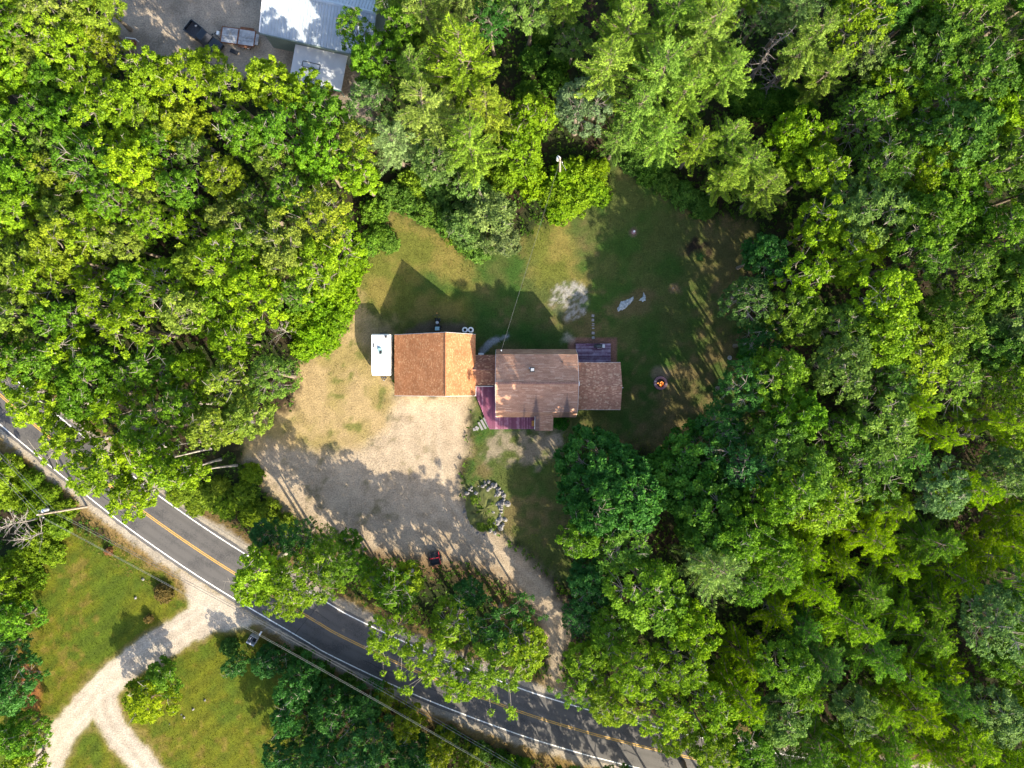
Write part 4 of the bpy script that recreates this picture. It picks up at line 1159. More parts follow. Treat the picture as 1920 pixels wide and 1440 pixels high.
PROTO = {
    'oak': [broadleaf('oak%d' % i, 100 + i, h=15 + (i % 3), R=[3.5, 3.9, 3.2, 4.2, 3.6, 3.4, 3.8, 3.6][i], base=[0.45, 0.4, 0.5, 0.42, 0.46, 0.35, 0.5, 0.55][i], clump=[0.88, 0.95, 0.8, 1.0, 0.72, 0.68, 0.8, 1.0][i], leaves_per=[165, 165, 150, 175, 120, 95, 140, 150][i], leaf=[(0.27, 0.15), (0.30, 0.16), (0.25, 0.14), (0.32, 0.20), (0.21, 0.13), (0.18, 0.12), (0.24, 0.11), (0.26, 0.14)][i], density=[1, 1, 0.85, 1, 0.95, 1, 0.75, 0.6][i], bare=[4, 2, 6, 3, 1, 2, 9, 4][i]) for i in range(8)],
    'aspen': [broadleaf('aspen%d' % i, 200 + i, h=15.5, R=[2.5, 2.8, 2.2][i], base=0.38, clump=0.82, leaves_per=150, leaf=(0.22, 0.17), flat=1.0, inner=0.3, bark='birch', twig='twig', bare=6, density=0.9, low=-0.8) for i in range(3)],
    'tallaspen': [broadleaf('tallaspen%d' % i, 250 + i, h=17, R=2.1, base=0.6, clump=0.78, leaves_per=140, leaf=(0.22, 0.17), bark='birch', twig='twig', bare=5, low=-0.8, stem=0.55) for i in range(2)],
    'maple': [broadleaf('maple%d' % i, 300 + i, h=15, R=[5.6, 4.3][i], base=0.18, clump=1.0, leaves_per=190, leaf=(0.30, 0.24), bare=0, inner=0.18, density=1.45, low=-0.6) for i in range(2)],
    'pine': [conifer('pine%d' % i, 400 + i, h=19, R=[4.4, 4.8, 4.0][i], base=0.38, gap=1.15, per=6, tuft=(0.40, 0.08), tl=8, step=0.17, up=0.18, power=0.62, ragged=0.5, twigl=0.26) for i in range(3)],
    'hemlock': [conifer('hemlock%d' % i, 500 + i, h=14, R=[4.0, 4.4, 3.7][i], base=0.3, gap=0.95, per=6, tuft=(0.30, 0.075), tl=8, step=0.15, up=0.08, droop=0.16, power=0.8, ragged=0.5, twigl=0.27) for i in range(3)],
    'shrub': [shrub('shrub%d' % i, 600 + i, h=[2.4, 3.0, 2.0, 2.6][i], R=[1.7, 2.0, 1.5, 1.9][i]) for i in range(4)],
    'small': [broadleaf('small%d' % i, 700 + i, h=6.5, R=[2.4, 2.8][i], base=0.18, clump=0.8, leaves_per=150, leaf=(0.24, 0.13), bare=4, inner=0.2, low=-0.7) for i in range(2)],
    'dead': [bare_tree('dead0', 801, h=9, R=2.0), bare_tree('dead1', 802, h=7, R=2.6, n=22, first=0.2, upw=0.9)],
    'snag': [bare_tree('snag%d' % i, 820 + i, h=13, R=1.6, mat='dead_dark', n=46, first=0.12, upw=-0.12, sub=3) for i in range(2)],
}
NAME = {'oak': 'broadleaf_tree', 'aspen': 'aspen_tree', 'tallaspen': 'aspen_tree', 'maple': 'maple_tree', 'pine': 'pine_tree', 'hemlock': 'hemlock_tree', 'shrub': 'shrub', 'small': 'young_tree', 'dead': 'dead_tree', 'snag': 'dead_conifer'}
CAT = {'shrub': 'shrub'}
PLACED = []

def plant(kind, px, py, h, label, group=None, R=None, color=(0.10, 0.15, 0.02), var=None, at=0.72, tilt=0.0, ground=False):
    """px, py: where the crown shows in the photo; its distance follows from the ground it stands on and its height"""
    ps = PROTO[kind]
    p = ps[(var if var is not None else random.randrange(len(ps))) % len(ps)]
    x, y = G(px, py, 0 if ground else h * at)
    sz = h / p['h']; sx = (R / p['R']) if R else sz * random.uniform(0.92, 1.1)
    o = empty(NAME[kind], (x, y, 0), random.uniform(0, 6.28))
    o.scale = (sx * random.uniform(0.94, 1.06), sx * random.uniform(0.94, 1.06), sz)
    if tilt:
        o.rotation_euler[0] = random.uniform(-tilt, tilt); o.rotation_euler[1] = random.uniform(-tilt, tilt)
    tag(o, label, CAT.get(kind, 'tree'), group)
    j = random.uniform(0.88, 1.12) * (1.78 if kind in ('pine', 'hemlock') else 1.28)
    colr = (color[0] * j * random.uniform(0.92, 1.08), color[1] * j, color[2] * j * random.uniform(0.8, 1.25), 1)
    for nm, me in p['parts']:
        c = bpy.data.objects.new(nm, me); COL.objects.link(c); c.parent = o
        c.color = colr
    PLACED.append((px, py, kind))
    return o
# ------------------------------------------------------------------ the woods
YG = (0.128, 0.212, 0.007)     # yellow-green
MG = (0.074, 0.158, 0.009)     # mid green
DG = (0.032, 0.100, 0.018)     # deep green
GG = (0.090, 0.155, 0.036)     # grey-green
PG = (0.115, 0.180, 0.022)     # pine green
BG = (0.115, 0.185, 0.008)     # bright fresh green
HY = (0.118, 0.185, 0.004)     # yellow hemlock

def inside(px, py, poly):
    c = False; n = len(poly)
    for i in range(n):
        a = poly[i]; b = poly[(i + 1) % n]
        if (a[1] > py) != (b[1] > py) and px < (b[0] - a[0]) * (py - a[1]) / (b[1] - a[1]) + a[0]:
            c = not c
    return c

GAPS = [(1440, 115, 95), (1010, 140, 75), (1420, 940, 40), (385, 868, 62), (1050, 300, 62)]
def fill(poly, spacing, chooser, avoid=0.8, tries=4000, margin=30):
    xs = [p[0] for p in poly]; ys = [p[1] for p in poly]
    rr = random.Random(int(sum(xs)) * 31 + int(sum(ys)))
    got = 0
    for _ in range(tries):
        x = rr.uniform(min(xs), max(xs)); y = rr.uniform(min(ys), max(ys))
        if not inside(x, y, poly): continue
        if any((x - a) ** 2 + (y - b) ** 2 < r_ * r_ for a, b, r_ in GAPS): continue
        if any((x - a) ** 2 + (y - b) ** 2 < (spacing * avoid) ** 2 for a, b, k in PLACED if k not in ('shrub',)): continue
        chooser(x, y, rr); got += 1
    return got


MARKS = {
 'west': [((230, 70), 'beside the scrap at the corner of the dirt yard'), ((430, 120), 'behind the flatbed trailer'), ((560, 170), 'in front of the white lean-to'), ((690, 330), 'next to the pale edge pine'), ((620, 470), 'above the vivid shrubs'), ((520, 600), 'around the bleached leafless tree'), ((460, 780), 'at the west corner of the gravel yard'), ((330, 860), 'by the aspens that lean over the road'), ((60, 640), 'on the road side of the west wood'), ((410, 245), 'around the bare forked dead tree'), ((130, 180), 'on the dirt yard side of the west wood'), ((150, 380), 'deep inside the west wood'), ((330, 430), 'in the heart of the west wood'), ((260, 640), 'among the aspens of the west wood')],
 'east': [((1560, 230), 'below the pine leaning over the dead conifers'), ((1650, 470), 'around the lone hemlock of the east wood'), ((1740, 790), 'around the pair of bright hemlocks'), ((1430, 480), 'behind the dark mulch patch'), ((1400, 660), 'behind the vivid green lawn bush'), ((1450, 900), 'behind the fresh green maple'), ((1540, 830), 'in the round knoll above the hemlock wood'), ((1850, 700), 'near the leafless white branch top'), ((1700, 80), 'in the north of the east wood'), ((1850, 250), 'on the outer side of the east wood'), ((1600, 620), 'in the heart of the east wood'), ((1800, 480), 'deep inside the east wood')],
 'south': [((1480, 1110), 'near the small dark gap'), ((1850, 1150), 'around the silvery round tree'), ((1780, 960), 'below the pair of bright hemlocks'), ((1420, 1280), 'next to the broadleaf belt by the drive'), ((1400, 1450), 'where the hemlock wood meets the road'), ((1600, 1130), 'in the heart of the hemlock wood'), ((1620, 1330), 'deep inside the hemlock wood'), ((1850, 1380), 'in the far corner of the hemlock wood')],
}
def near(wood, x, y):
    return min(MARKS[wood], key=lambda m: (m[0][0] - x) ** 2 + (m[0][1] - y) ** 2)[1]
def tone(c):
    if c[2] > 0.03: return 'grey-green'
    return 'yellow-green' if c[0] > 0.12 else 'mid-green' if c[0] > 0.09 else 'dark green'
def bulk(R, lo, hi):
    return 'small ' if R < lo else 'wide ' if R > hi else ''

# --- single trees that can be told apart -----------------------------------
T = plant
# round cluster south-east of the house
T('maple', 1152, 914, 17, 'huge dense dark green maple standing south of the house', R=6.2, color=DG, var=0, at=0.6)
T('maple', 1290, 893, 14, 'fresh green round maple between the huge dark maple and the east wood', R=5.0, color=(0.042, 0.125, 0.014), var=1, at=0.6)
T('maple', 1345, 980, 17, 'green maple-leaved tree on the east side of the huge maple', R=4.6, color=(0.058, 0.138, 0.014), var=1, at=0.65)
T('oak', 1088, 1005, 16, 'slim broadleaf tree leaning over the lawn beside the gravel drive', R=2.6, color=MG)
T('oak', 1165, 1015, 14, 'yellow-green broadleaf tree right behind the huge dark maple', R=4.6, color=(0.07, 0.15, 0.014))
T('oak', 1108, 962, 18, 'dark broadleaf tree added inside the huge maple to shade the house', R=2.8, color=DG)  # extra tree, added to block sun from the south roof slope
T('oak', 1440, 1020, 17, 'mid-green broadleaf tree added to shade the lawn, below the small dark hole', R=3.0, color=MG)  # this and the next oak are added to stop lit strips on the lawn
T('oak', 1400, 1100, 15, 'mid-green broadleaf tree added to shade the lawn, between pine and hemlocks', R=2.8, color=MG)
T('pine', 1345, 1065, 18, 'big soft-needled pine among broadleaf trees south of the huge maple', R=4.8, color=(0.105, 0.165, 0.035))
T('oak', 1215, 1110, 16, 'tall dark broadleaf tree beside the big soft-needled pine', R=4.8, color=MG)
T('oak', 1105, 1090, 9, 'dark broadleaf tree on the east bank of the gravel drive', R=3.2, color=DG)
CL = ('broadleaf tree in the belt between the gravel drive and the hemlock wood', 'broadleaf trees between drive and hemlock wood')
for (x, y, h, R, c) in [(1285, 1165, 15, 3.6, YG), (1150, 1180, 11, 3.4, MG), (1085, 1160, 8, 2.6, DG), (1100, 1240, 9, 3.2, BG), (1190, 1255, 15, 3.8, BG), (1280, 1245, 15, 3.6, YG), (1080, 1290, 8, 2.6, MG), (1150, 1315, 10.5, 3.4, BG), (1235, 1330, 14, 3.6, YG), (1320, 1320, 15, 3.6, YG), (1330, 1390, 14, 3.4, BG), (1255, 1385, 10, 2.4, YG), (1400, 1400, 14, 3.4, MG)]:
    T('oak', x, y, h, bulk(R, 3.0, 3.55) + tone(c) + ' broadleaf tree in the belt between gravel drive and hemlock wood', CL[1], R=R, color=c)
# trees in the strip between the yard and the road
for (k, x, y, h, R, c) in [('aspen', 495, 1068, 13, 3.0, YG), ('oak', 565, 1085, 14, 3.8, BG), ('oak', 625, 1060, 12, 3.0, MG), ('aspen', 470, 1105, 11, 2.4, YG), ('oak', 545, 1125, 12, 2.6, YG), ('oak', 560, 1010, 9, 2.6, DG), ('oak', 610, 1015, 8, 2.2, MG), ('oak', 500, 1000, 7, 2.2, DG),
                         ('aspen', 740, 1110, 11, 2.8, MG), ('aspen', 765, 1088, 9, 2.2, BG), ('oak', 735, 1195, 13.5, 3.4, YG), ('oak', 805, 1235, 14, 3.4, YG), ('aspen', 850, 1170, 11, 3.0, BG), ('oak', 935, 1175, 11.5, 3.6, DG), ('oak', 930, 1255, 14, 4.1, BG), ('aspen', 985, 1220, 12, 2.9, BG), ('oak', 865, 1265, 13, 3.2, YG), ('oak', 690, 1070, 6, 1.9, MG), ('oak', 980, 1150, 8.5, 2.2, DG), ('oak', 880, 1110, 8, 2.2, DG), ('oak', 665, 1050, 7, 2.2, MG), ('oak', 705, 1095, 8, 2.3, YG), ('oak', 655, 1012, 5, 1.7, MG)]:
    if k == 'oak' and R > 2.5: var_ = random.choice([6, 7])
    else: var_ = None
    wh = 'facing the neighbour\'s drive mouth' if x < 650 else 'behind the red-framed trailer' if x < 830 else 'at the bend of the gravel drive'
    T(k, x, y, h, bulk(R, 2.5, 3.3) + tone(c) + (' aspen' if k == 'aspen' else ' broadleaf tree') + ' in the roadside strip ' + wh, 'trees between gravel yard and road', R=R, color=c, var=var_)
for (x, y) in [(318, 888), (296, 864), (352, 898)]:
    T('tallaspen', x, y, 18, 'tall aspen with long bare white trunk rising from the yard\'s west corner', 'white-trunked aspens at the yard corner', R=2.0, color=YG, at=0.8, tilt=0.05)
# north side
T('pine', 870, 110, 21, 'tallest yellow-green pine with broken bare limbs, beside the dark gap', R=4.8, color=(0.135, 0.19, 0.014))
T('pine', 800, 205, 20, 'wide pale pine whose trunk shows below its boughs', R=4.6, color=(0.13, 0.17, 0.04))
T('pine', 735, 265, 15, 'pale green pine on the edge of the west wood', R=4.0, color=(0.12, 0.165, 0.05))
T('pine', 915, 200, 16, 'pine standing tight against the tallest pine', R=3.2, color=(0.125, 0.165, 0.02))
T('oak', 700, 120, 15, 'broadleaf tree hanging over the pale metal roof', R=3.2, color=MG)
T('oak', 665, 60, 14, 'broadleaf tree in front of the pale metal roof', R=2.6, color=MG)
T('aspen', 760, 60, 15, 'thin aspen with bare pale top behind the pale metal roof', R=2.4, color=MG)
T('pine', 800, 20, 19, 'pine behind the broadleaf tree hanging over the pale metal roof', R=3.6, color=(0.12, 0.165, 0.03))
T('oak', 1088, 198, 13, 'grey-green round tree standing alone behind the utility pole', R=4.0, color=(0.085, 0.14, 0.055))
T('oak', 1075, 80, 9, 'half-shaded tree with a yellowish tip beside the dark gap', R=2.4, color=GG)
T('small', 975, 275, 7.5, 'bright fern-leaved tree in the thicket north of the lawn', R=3.6, color=BG)
T('small', 1003, 212, 7.5, 'yellow-green young tree behind the thicket, near the utility pole', R=2.8, color=YG)
T('small', 880, 350, 8, 'sparse pale-leaved tree at the back of the thicket', R=2.6, color=GG)
T('small', 920, 400, 7.5, 'grey-green leafy tree at the lawn edge of the thicket', R=3.6, color=(0.11, 0.165, 0.05))
T('small', 945, 450, 6, 'small grey-green tree reaching out over the lawn', R=2.4, color=(0.11, 0.155, 0.06))
T('small', 870, 425, 6, 'green young tree at the west end of the thicket', R=2.8, color=(0.10, 0.165, 0.04))
for i, (x, y, h, R) in enumerate([(1180, 60, 19, 4.2), (1240, 130, 20, 4.6), (1330, 60, 20, 4.6), (1200, 210, 17, 4.0), (1290, 170, 18, 3.8), (1365, 130, 17, 3.2), (1240, 250, 15, 3.4), (1160, 255, 12, 2.6), (1270, 20, 19, 4.0)]):
    T('pine', x, y, h, bulk(R, 3.7, 4.3) + 'tall soft pine in the stand north of the lawn', 'pines north of the lawn', R=R, color=(0.115, 0.185, 0.028))
for (x, y, h, R) in [(1370, 255, 14, 3.4), (1400, 310, 14, 3.6), (1310, 270, 13, 3.0), (1440, 350, 14, 3.0), (1360, 335, 12, 2.8)]:
    T('pine', x, y, h, 'yellow-tipped pine at the lawn\'s north-east corner', 'pines at the north-east corner of the lawn', R=R, color=(0.125, 0.19, 0.022))
T('pine', 1525, 75, 19, 'light green pine leaning over the dark dead conifers', R=3.8, color=(0.125, 0.18, 0.03))
T('pine', 1550, 140, 15, 'small light green pine below the one leaning over the dead conifers', R=3.0, color=(0.13, 0.185, 0.03))
T('snag', 1448, 92, 15, 'bare dark dead conifer, upright, in the gap of the north wood', at=0.6, R=1.9)
T('snag', 1470, 130, 12, 'second bare dark dead conifer in the gap, hung with broken twigs', at=0.6, R=1.8)
T('dead', 520, 617, 7, 'bleached leafless tree beside the bright shrubs', R=2.4, var=1, at=0.8)
T('dead', 1832, 820, 9, 'leafless white branch top between two hemlocks', R=1.9, at=0.9)
T('dead', 45, 1010, 7, 'leafless white tree in the roadside scrub below the utility pole', R=2.6, var=1, at=0.7)
T('dead', 20, 985, 8, 'smaller leafless tree in the roadside scrub', R=2.4, at=0.7)
T('dead', 410, 245, 14, 'bare forked dead tree poking out of the west wood', R=2.0, at=0.9)
# south-west
T('small', 270, 1315, 5.5, 'yellow-green low tree beside the fork of the pale drive', R=3.4, color=(0.165, 0.215, 0.006))
T('small', 300, 1270, 4.5, 'darker green bush-like tree behind the yellow-green one at the drive', R=2.4, color=MG)
for (x, y, h, R, c) in [(15, 1165, 7, 2.8, MG), (-10, 1100, 7, 2.6, BG), (10, 1300, 9, 3.2, DG), (25, 1385, 7, 2.8, MG), (-20, 1230, 8, 3.0, DG), (40, 1440, 6, 2.6, BG), (-15, 900, 7, 2.6, BG)]:
    T('small', x, y, h, 'young broadleaf tree on the west rim of the roadside lawn', 'young trees west of the roadside lawn', R=R, color=c)
SR = ('shaded dark green tree in the hollow south of the road', 'dark trees south of the road')  # deep green puts the shade of the hollow into the leaf colour
for (x, y, h, R, c) in [(500, 1245, 5, 2.4, DG), (560, 1285, 8, 3.2, DG), (620, 1330, 8.5, 3.2, DG), (540, 1350, 7, 2.8, DG), (680, 1330, 7, 2.6, DG), (690, 1405, 9, 3.4, DG), (600, 1420, 8, 3.2, DG), (530, 1425, 7, 2.8, DG), (770, 1425, 7, 3.0, DG), (440, 1250, 4.0, 1.6, DG)]:
    T('small', x, y, h, bulk(R, 2.7, 3.1) + SR[0], SR[1], R=R, color=c)
for (x, y, h, R) in [(765, 1360, 7, 2.2), (825, 1410, 6, 2.2), (880, 1440, 5, 2.0), (720, 1310, 4.5, 1.8)]:
    T('small', x, y, h, 'sunlit yellow-green tree on the south bank of the road', 'sunlit trees south of the road', R=R, color=(0.12, 0.16, 0.01))  # brighter copy: sunlight put into the leaf colour
for (x, y, h, R) in [(800, 1530, 15, 3.8), (900, 1540, 15, 3.8), (1000, 1530, 15, 4.0), (700, 1540, 14, 3.6), (1110, 1540, 14, 3.6), (620, 1530, 12, 3.4), (1220, 1540, 14, 3.6), (1320, 1520, 15, 3.8)]:
    T('oak', x, y, h, 'tall broadleaf tree south of the road at the foot of the wood', 'tall trees south of the road', R=R, color=MG)


for (x, y, h, R) in [(980, 1485, 8, 3.0), (1060, 1500, 8, 3.0), (1150, 1500, 8, 3.0), (1240, 1505, 8, 3.0), (1330, 1490, 8, 3.0)]:  # added out of view; low crowns break up shadow bars on the road
    T('small', x, y, h, 'unseen young tree added to break up trunk shadows on the road', 'added young trees south of the road', R=R, color=MG)

# --- the woods proper ---------------------------------------------------------
def west(x, y, rr):
    if y > 560 and rr.random() < 0.6:
        R = rr.uniform(2.3, 3.0); c = rr.choice([YG, MG, (0.125, 0.18, 0.02)])
        T('aspen', x, y, rr.uniform(13, 16.5), bulk(R, 2.5, 2.8) + tone(c) + ' pale-barked aspen ' + near('west', x, y), 'aspens of the west wood', R=R, color=c)
    else:
        R = rr.uniform(2.5, 4.1); c = rr.choice([YG, YG, (0.135, 0.185, 0.012), MG, (0.125, 0.175, 0.022), (0.085, 0.15, 0.018)])
        T('oak', x, y, rr.uniform(11.5, 16), bulk(R, 2.9, 3.5) + tone(c) + ' broadleaf tree ' + near('west', x, y), 'broadleaf trees of the west wood', R=R, color=c)
WEST = [(-60, -60), (170, -60), (185, 60), (215, 140), (260, 170), (320, 160), (420, 190), (560, 190), (630, 220), (690, 300), (690, 390), (650, 440), (630, 500), (600, 545), (545, 570), (530, 640), (520, 730), (455, 790), (400, 840), (300, 905), (215, 925), (140, 880), (60, 770), (10, 690), (-60, 620)]
# the crowns along the road hang well over it
for (x, y, h, R) in [(30, 690, 15, 2.6), (75, 760, 15, 2.8), (130, 830, 15, 2.8), (190, 890, 15, 2.8), (250, 930, 14, 2.6), (230, 850, 15, 2.6)]:
    T('aspen', x, y, h, 'slim aspen leaning out over the road', 'aspens along the road', R=R, color=YG)
for (x, y, h, R) in [(288, 142, 14, 3.2), (350, 150, 14, 3.2), (425, 172, 14, 3.4), (505, 160, 14, 3.4), (570, 185, 13.5, 3.0), (390, 125, 10, 2.2), (130, 90, 15, 3.4), (172, 160, 14, 2.8)]:
    west_c = (0.135, 0.205, 0.008)
    T('oak', x, y, h, bulk(R, 3.0, 3.3) + 'bright yellow-green broadleaf tree on the rim of the dirt yard', 'broadleaf trees rimming the dirt yard', R=R, color=west_c)
fill(WEST, 70, west)

def east(x, y, rr):
    R = rr.uniform(3.0, 4.6); c = rr.choice([YG, MG, (0.088, 0.160, 0.016), (0.080, 0.152, 0.012), (0.056, 0.125, 0.014), (0.092, 0.150, 0.031)])
    T('oak', x, y, rr.uniform(13.5, 18.5), bulk(R, 3.4, 4.0) + tone(c) + ' round-crowned broadleaf tree ' + near('east', x, y), 'broadleaf trees of the east wood', R=R, color=c)
EAST = [(1560, -60), (1990, -60), (1990, 780), (1880, 900), (1780, 830), (1690, 760), (1640, 830), (1600, 960), (1480, 960), (1420, 900), (1370, 830), (1330, 790), (1385, 690), (1400, 560), (1400, 470), (1450, 420), (1500, 330), (1480, 230), (1560, 180)]
for (x, y, h, R) in [(1480, 255, 14, 3.0), (1530, 320, 14, 3.2), (1470, 310, 11, 2.6)]:
    T('oak', x, y, h, 'yellow-green broadleaf tree between the dead conifers and the corner pines', 'broadleaf trees below the dead conifers', R=R, color=YG)
for (x, y, h, R, c) in [(1355, 800, 15, 3.2, DG), (1400, 560, 14, 3.4, (0.06, 0.12, 0.03)), (1430, 480, 13, 3.2, DG), (1420, 640, 12, 3.0, DG), (1400, 730, 16, 3.4, DG), (1400, 870, 18, 3.8, DG), (1450, 930, 19, 3.8, MG), (1395, 1000, 19, 3.4, MG), (1500, 885, 19, 3.6, (0.098, 0.172, 0.016)), (1445, 825, 18, 3.4, (0.066, 0.140, 0.014)), (1490, 775, 18, 3.6, MG), (1455, 700, 17, 3.4, (0.09, 0.165, 0.012))]:  # deep green puts edge shade into leaves; tall ones added to shade the lawn
    T('oak', x, y, h, bulk(R, 3.1, 3.5) + tone(c) + ' shaded broadleaf tree on the lawn edge of the east wood', 'edge trees of the east wood', R=R, color=c)
for (x, y, h, R) in [(1720, 760, 16, 3.2), (1760, 820, 16, 3.2), (1650, 470, 9, 2.4), (1545, 250, 12, 2.4), (1870, 790, 15, 3.0)]:
    T('hemlock', x, y, h, 'bright feathery hemlock standing among broadleaf trees of the east wood', 'hemlocks inside the east wood', R=R, color=(0.12, 0.195, 0.008))
fill(EAST, 84, east)

def south(x, y, rr):
    if rr.random() < 0.14:
        R = rr.uniform(2.8, 3.8); c = rr.choice([MG, GG])
        T('oak', x, y, rr.uniform(12, 16), bulk(R, 3.1, 3.5) + tone(c) + ' broadleaf tree among hemlocks ' + near('south', x, y), 'broadleaf trees inside the hemlock wood', R=R, color=c)
    else:
        R = rr.uniform(3.3, 4.6); c = rr.choice([HY, HY, (0.105, 0.18, 0.008), (0.085, 0.16, 0.012), (0.06, 0.135, 0.02)])
        T('hemlock', x, y, rr.uniform(10.5, 15.5), bulk(R, 3.6, 4.2) + tone(c) + ' feathery hemlock ' + near('south', x, y), 'hemlocks of the south-east wood', R=R, color=c)
for (x, y, h, R) in [(1510, 1035, 14, 4.6), (1460, 1150, 12, 3.8)]:
    T('hemlock', x, y, h - 1, 'broad hemlock at the edge of the small dark gap', 'hemlocks beside the dark gap', R=R, color=HY)
T('oak', 1860, 1150, 16, 'silvery grey-green round tree inside the hemlock wood', R=4.4, color=(0.09, 0.155, 0.045))
SOUTH = [(1430, 1090), (1480, 980), (1620, 970), (1690, 840), (1780, 850), (1880, 900), (1990, 800), (1990, 1500), (1380, 1500), (1370, 1420), (1350, 1280), (1390, 1170)]
fill(SOUTH, 78, south)
T('snag', 1440, 1130, 9, 'grey leafless conifer beside the small dark gap', at=0.7, R=1.8)

def north(x, y, rr):
    if rr.random() < 0.6:
        T('pine', x, y, rr.uniform(15, 20), 'pine in the north wood behind the clearing', 'pines of the north wood', R=rr.uniform(3.0, 4.0), color=rr.choice([PG, (0.10, 0.15, 0.04)]))
    else:
        T('oak', x, y, rr.uniform(10, 14), 'broadleaf tree in the north wood behind the clearing', 'broadleaf trees of the north wood', R=rr.uniform(2.6, 3.4), color=rr.choice([MG, DG, GG]))
fill([(690, -60), (960, -60), (960, 60), (930, 260), (860, 300), (780, 330), (700, 330), (690, 180)], 92, north)
fill([(960, -60), (1560, -60), (1560, 30), (1420, 60), (1400, 20), (1130, 60), (1020, 30), (960, 30)], 92, north)
fill([(1100, 40), (1420, 40), (1390, 180), (1300, 300), (1150, 250), (1120, 150)], 95, north)

# --- shrubs along the clearing ---------------------------------------------------
def S(x, y, h, R, c, label, group):
    T('shrub', x, y, h, label, group, R=R, color=c, at=0.5)
for (x, y, h, R) in [(600, 575, 3.2, 2.4), (630, 545, 3.0, 2.2), (590, 625, 3.0, 2.4), (625, 600, 2.6, 2.2), (570, 650, 2.6, 1.9), (650, 515, 2.6, 2.0), (560, 600, 3.2, 2.2), (610, 640, 2.2, 1.8), (645, 565, 2.2, 1.8), (665, 490, 2.4, 1.8)]:
    S(x, y, h, R, (0.115, 0.215, 0.006), 'vivid green leafy shrub on the bank beside the camper', 'vivid shrubs west of the camper')
for (x, y, h, R) in [(1075, 375, 2.6, 2.2), (1105, 350, 2.6, 2.0), (1050, 395, 2.4, 1.9), (1120, 320, 2.4, 1.8), (1085, 325, 2.8, 2.2), (1040, 360, 2.8, 2.2), (1125, 365, 2.0, 1.6), (1060, 330, 3.0, 2.2), (1000, 340, 2.8, 2.2)]:
    S(x, y, h, R, (0.12, 0.205, 0.006), 'vivid yellow-green shrub around the foot of the utility pole', 'vivid shrubs by the pole')
for (x, y, h, R) in [(880, 455, 2.4, 1.8), (860, 440, 2.4, 1.8), (900, 470, 2.0, 1.5), (840, 415, 2.4, 1.9), (800, 395, 2.6, 2.0), (765, 375, 2.6, 2.0), (730, 365, 2.6, 2.0), (700, 395, 2.6, 2.0), (715, 440, 2.0, 1.6), (690, 455, 2.2, 1.7), (730, 455, 1.6, 1.3), (820, 360, 3, 2.2), (780, 340, 3, 2.2), (850, 300, 2.6, 2.0), (900, 310, 2.6, 2.0), (945, 330, 2.6, 2.0)]:
    S(x, y, h, R, rng.choice([(0.085, 0.16, 0.012), (0.07, 0.14, 0.02), (0.11, 0.18, 0.01)]), 'leafy shrub in the thicket bordering the lawn\'s north-west', 'shrubs of the north thicket')
for (x, y, h, R) in [(1190, 305, 1.8, 1.6), (1215, 325, 2.0, 1.7), (1250, 345, 2.0, 1.7), (1285, 365, 2.2, 1.8), (1320, 385, 2.2, 1.8), (1165, 270, 1.6, 1.4), (1235, 300, 2.4, 2.0)]:
    S(x, y, h, R, (0.065, 0.14, 0.018), 'shaded shrub under the pines on the lawn\'s north edge', 'shrubs under the pines')
for (x, y, h, R) in [(350, 915, 1.5, 1.8), (385, 930, 1.4, 1.8), (420, 950, 1.5, 1.8), (455, 930, 1.6, 1.8), (470, 965, 1.6, 1.7), (500, 960, 1.8, 1.8), (410, 915, 1.2, 1.5), (365, 950, 1.0, 1.3), (330, 930, 1.2, 1.4), (470, 890, 1.6, 1.5), (530, 985, 1.8, 1.6)]:
    S(x, y, h, R, (0.115, 0.17, 0.01), 'weedy green bush on the bank between gravel yard and road', 'bushes on the road bank')
for (x, y, h, R) in [(20, 880, 1.8, 1.8), (55, 905, 1.6, 1.7), (90, 930, 1.5, 1.6), (120, 955, 1.4, 1.5), (20, 930, 2.2, 2.0), (60, 950, 2.0, 1.9), (105, 985, 1.8, 1.8), (75, 1010, 2.0, 1.9), (40, 1050, 2.2, 2.0), (95, 1040, 1.8, 1.7), (15, 1070, 2.2, 2.0), (60, 1085, 1.8, 1.6), (30, 1130, 1.8, 1.6)]:
    S(x, y, h, R, (0.10, 0.165, 0.008), 'scrubby bush below the wires west of the road', 'bushes below the wires')
for (x, y, h, R) in [(560, 1240, 2.2, 1.7), (600, 1265, 2.0, 1.6), (650, 1290, 2.0, 1.6), (700, 1320, 1.8, 1.5), (760, 1345, 1.6, 1.4), (840, 1385, 1.8, 1.5), (900, 1415, 1.8, 1.5), (940, 1430, 1.6, 1.4), (430, 1215, 1.4, 1.2), (505, 1225, 1.6, 1.3), (970, 1440, 1.6, 1.4)]:
    S(x, y, h, R, (0.05, 0.11, 0.015), 'low dark bush along the south shoulder of the road', 'bushes south of the road')
for (x, y, h, R) in [(1000, 110, 2.0, 1.8), (1040, 150, 2.2, 1.8), (990, 170, 1.8, 1.6), (1015, 60, 2.0, 1.8), (1050, 110, 2.0, 1.6), (1400, 180, 2.6, 2.4), (1435, 195, 2.6, 2.2), (1470, 180, 2.6, 2.2), (1500, 200, 3.0, 2.2)]:
    S(x, y, h, R, (0.055, 0.125, 0.012), 'undergrowth bush in a gap of the north wood', 'undergrowth in the north gaps')
S(1408, 665, 2.4, 1.5, (0.045, 0.17, 0.010), 'vivid green bush on the east edge of the lawn', None)
S(1052, 793, 1.0, 1.05, (0.03, 0.12, 0.012), 'low glossy green bush beside the little entrance roof', None)
T('shrub', 306, 1113, 1.3, 'round brownish bush alone on the roadside lawn', R=1.25, color=(0.11, 0.085, 0.03), at=0.4)
T('shrub', 279, 1161, 1.0, 'small pale brown bush on the roadside lawn near the drive', R=0.6, color=(0.16, 0.125, 0.05), at=0.4)
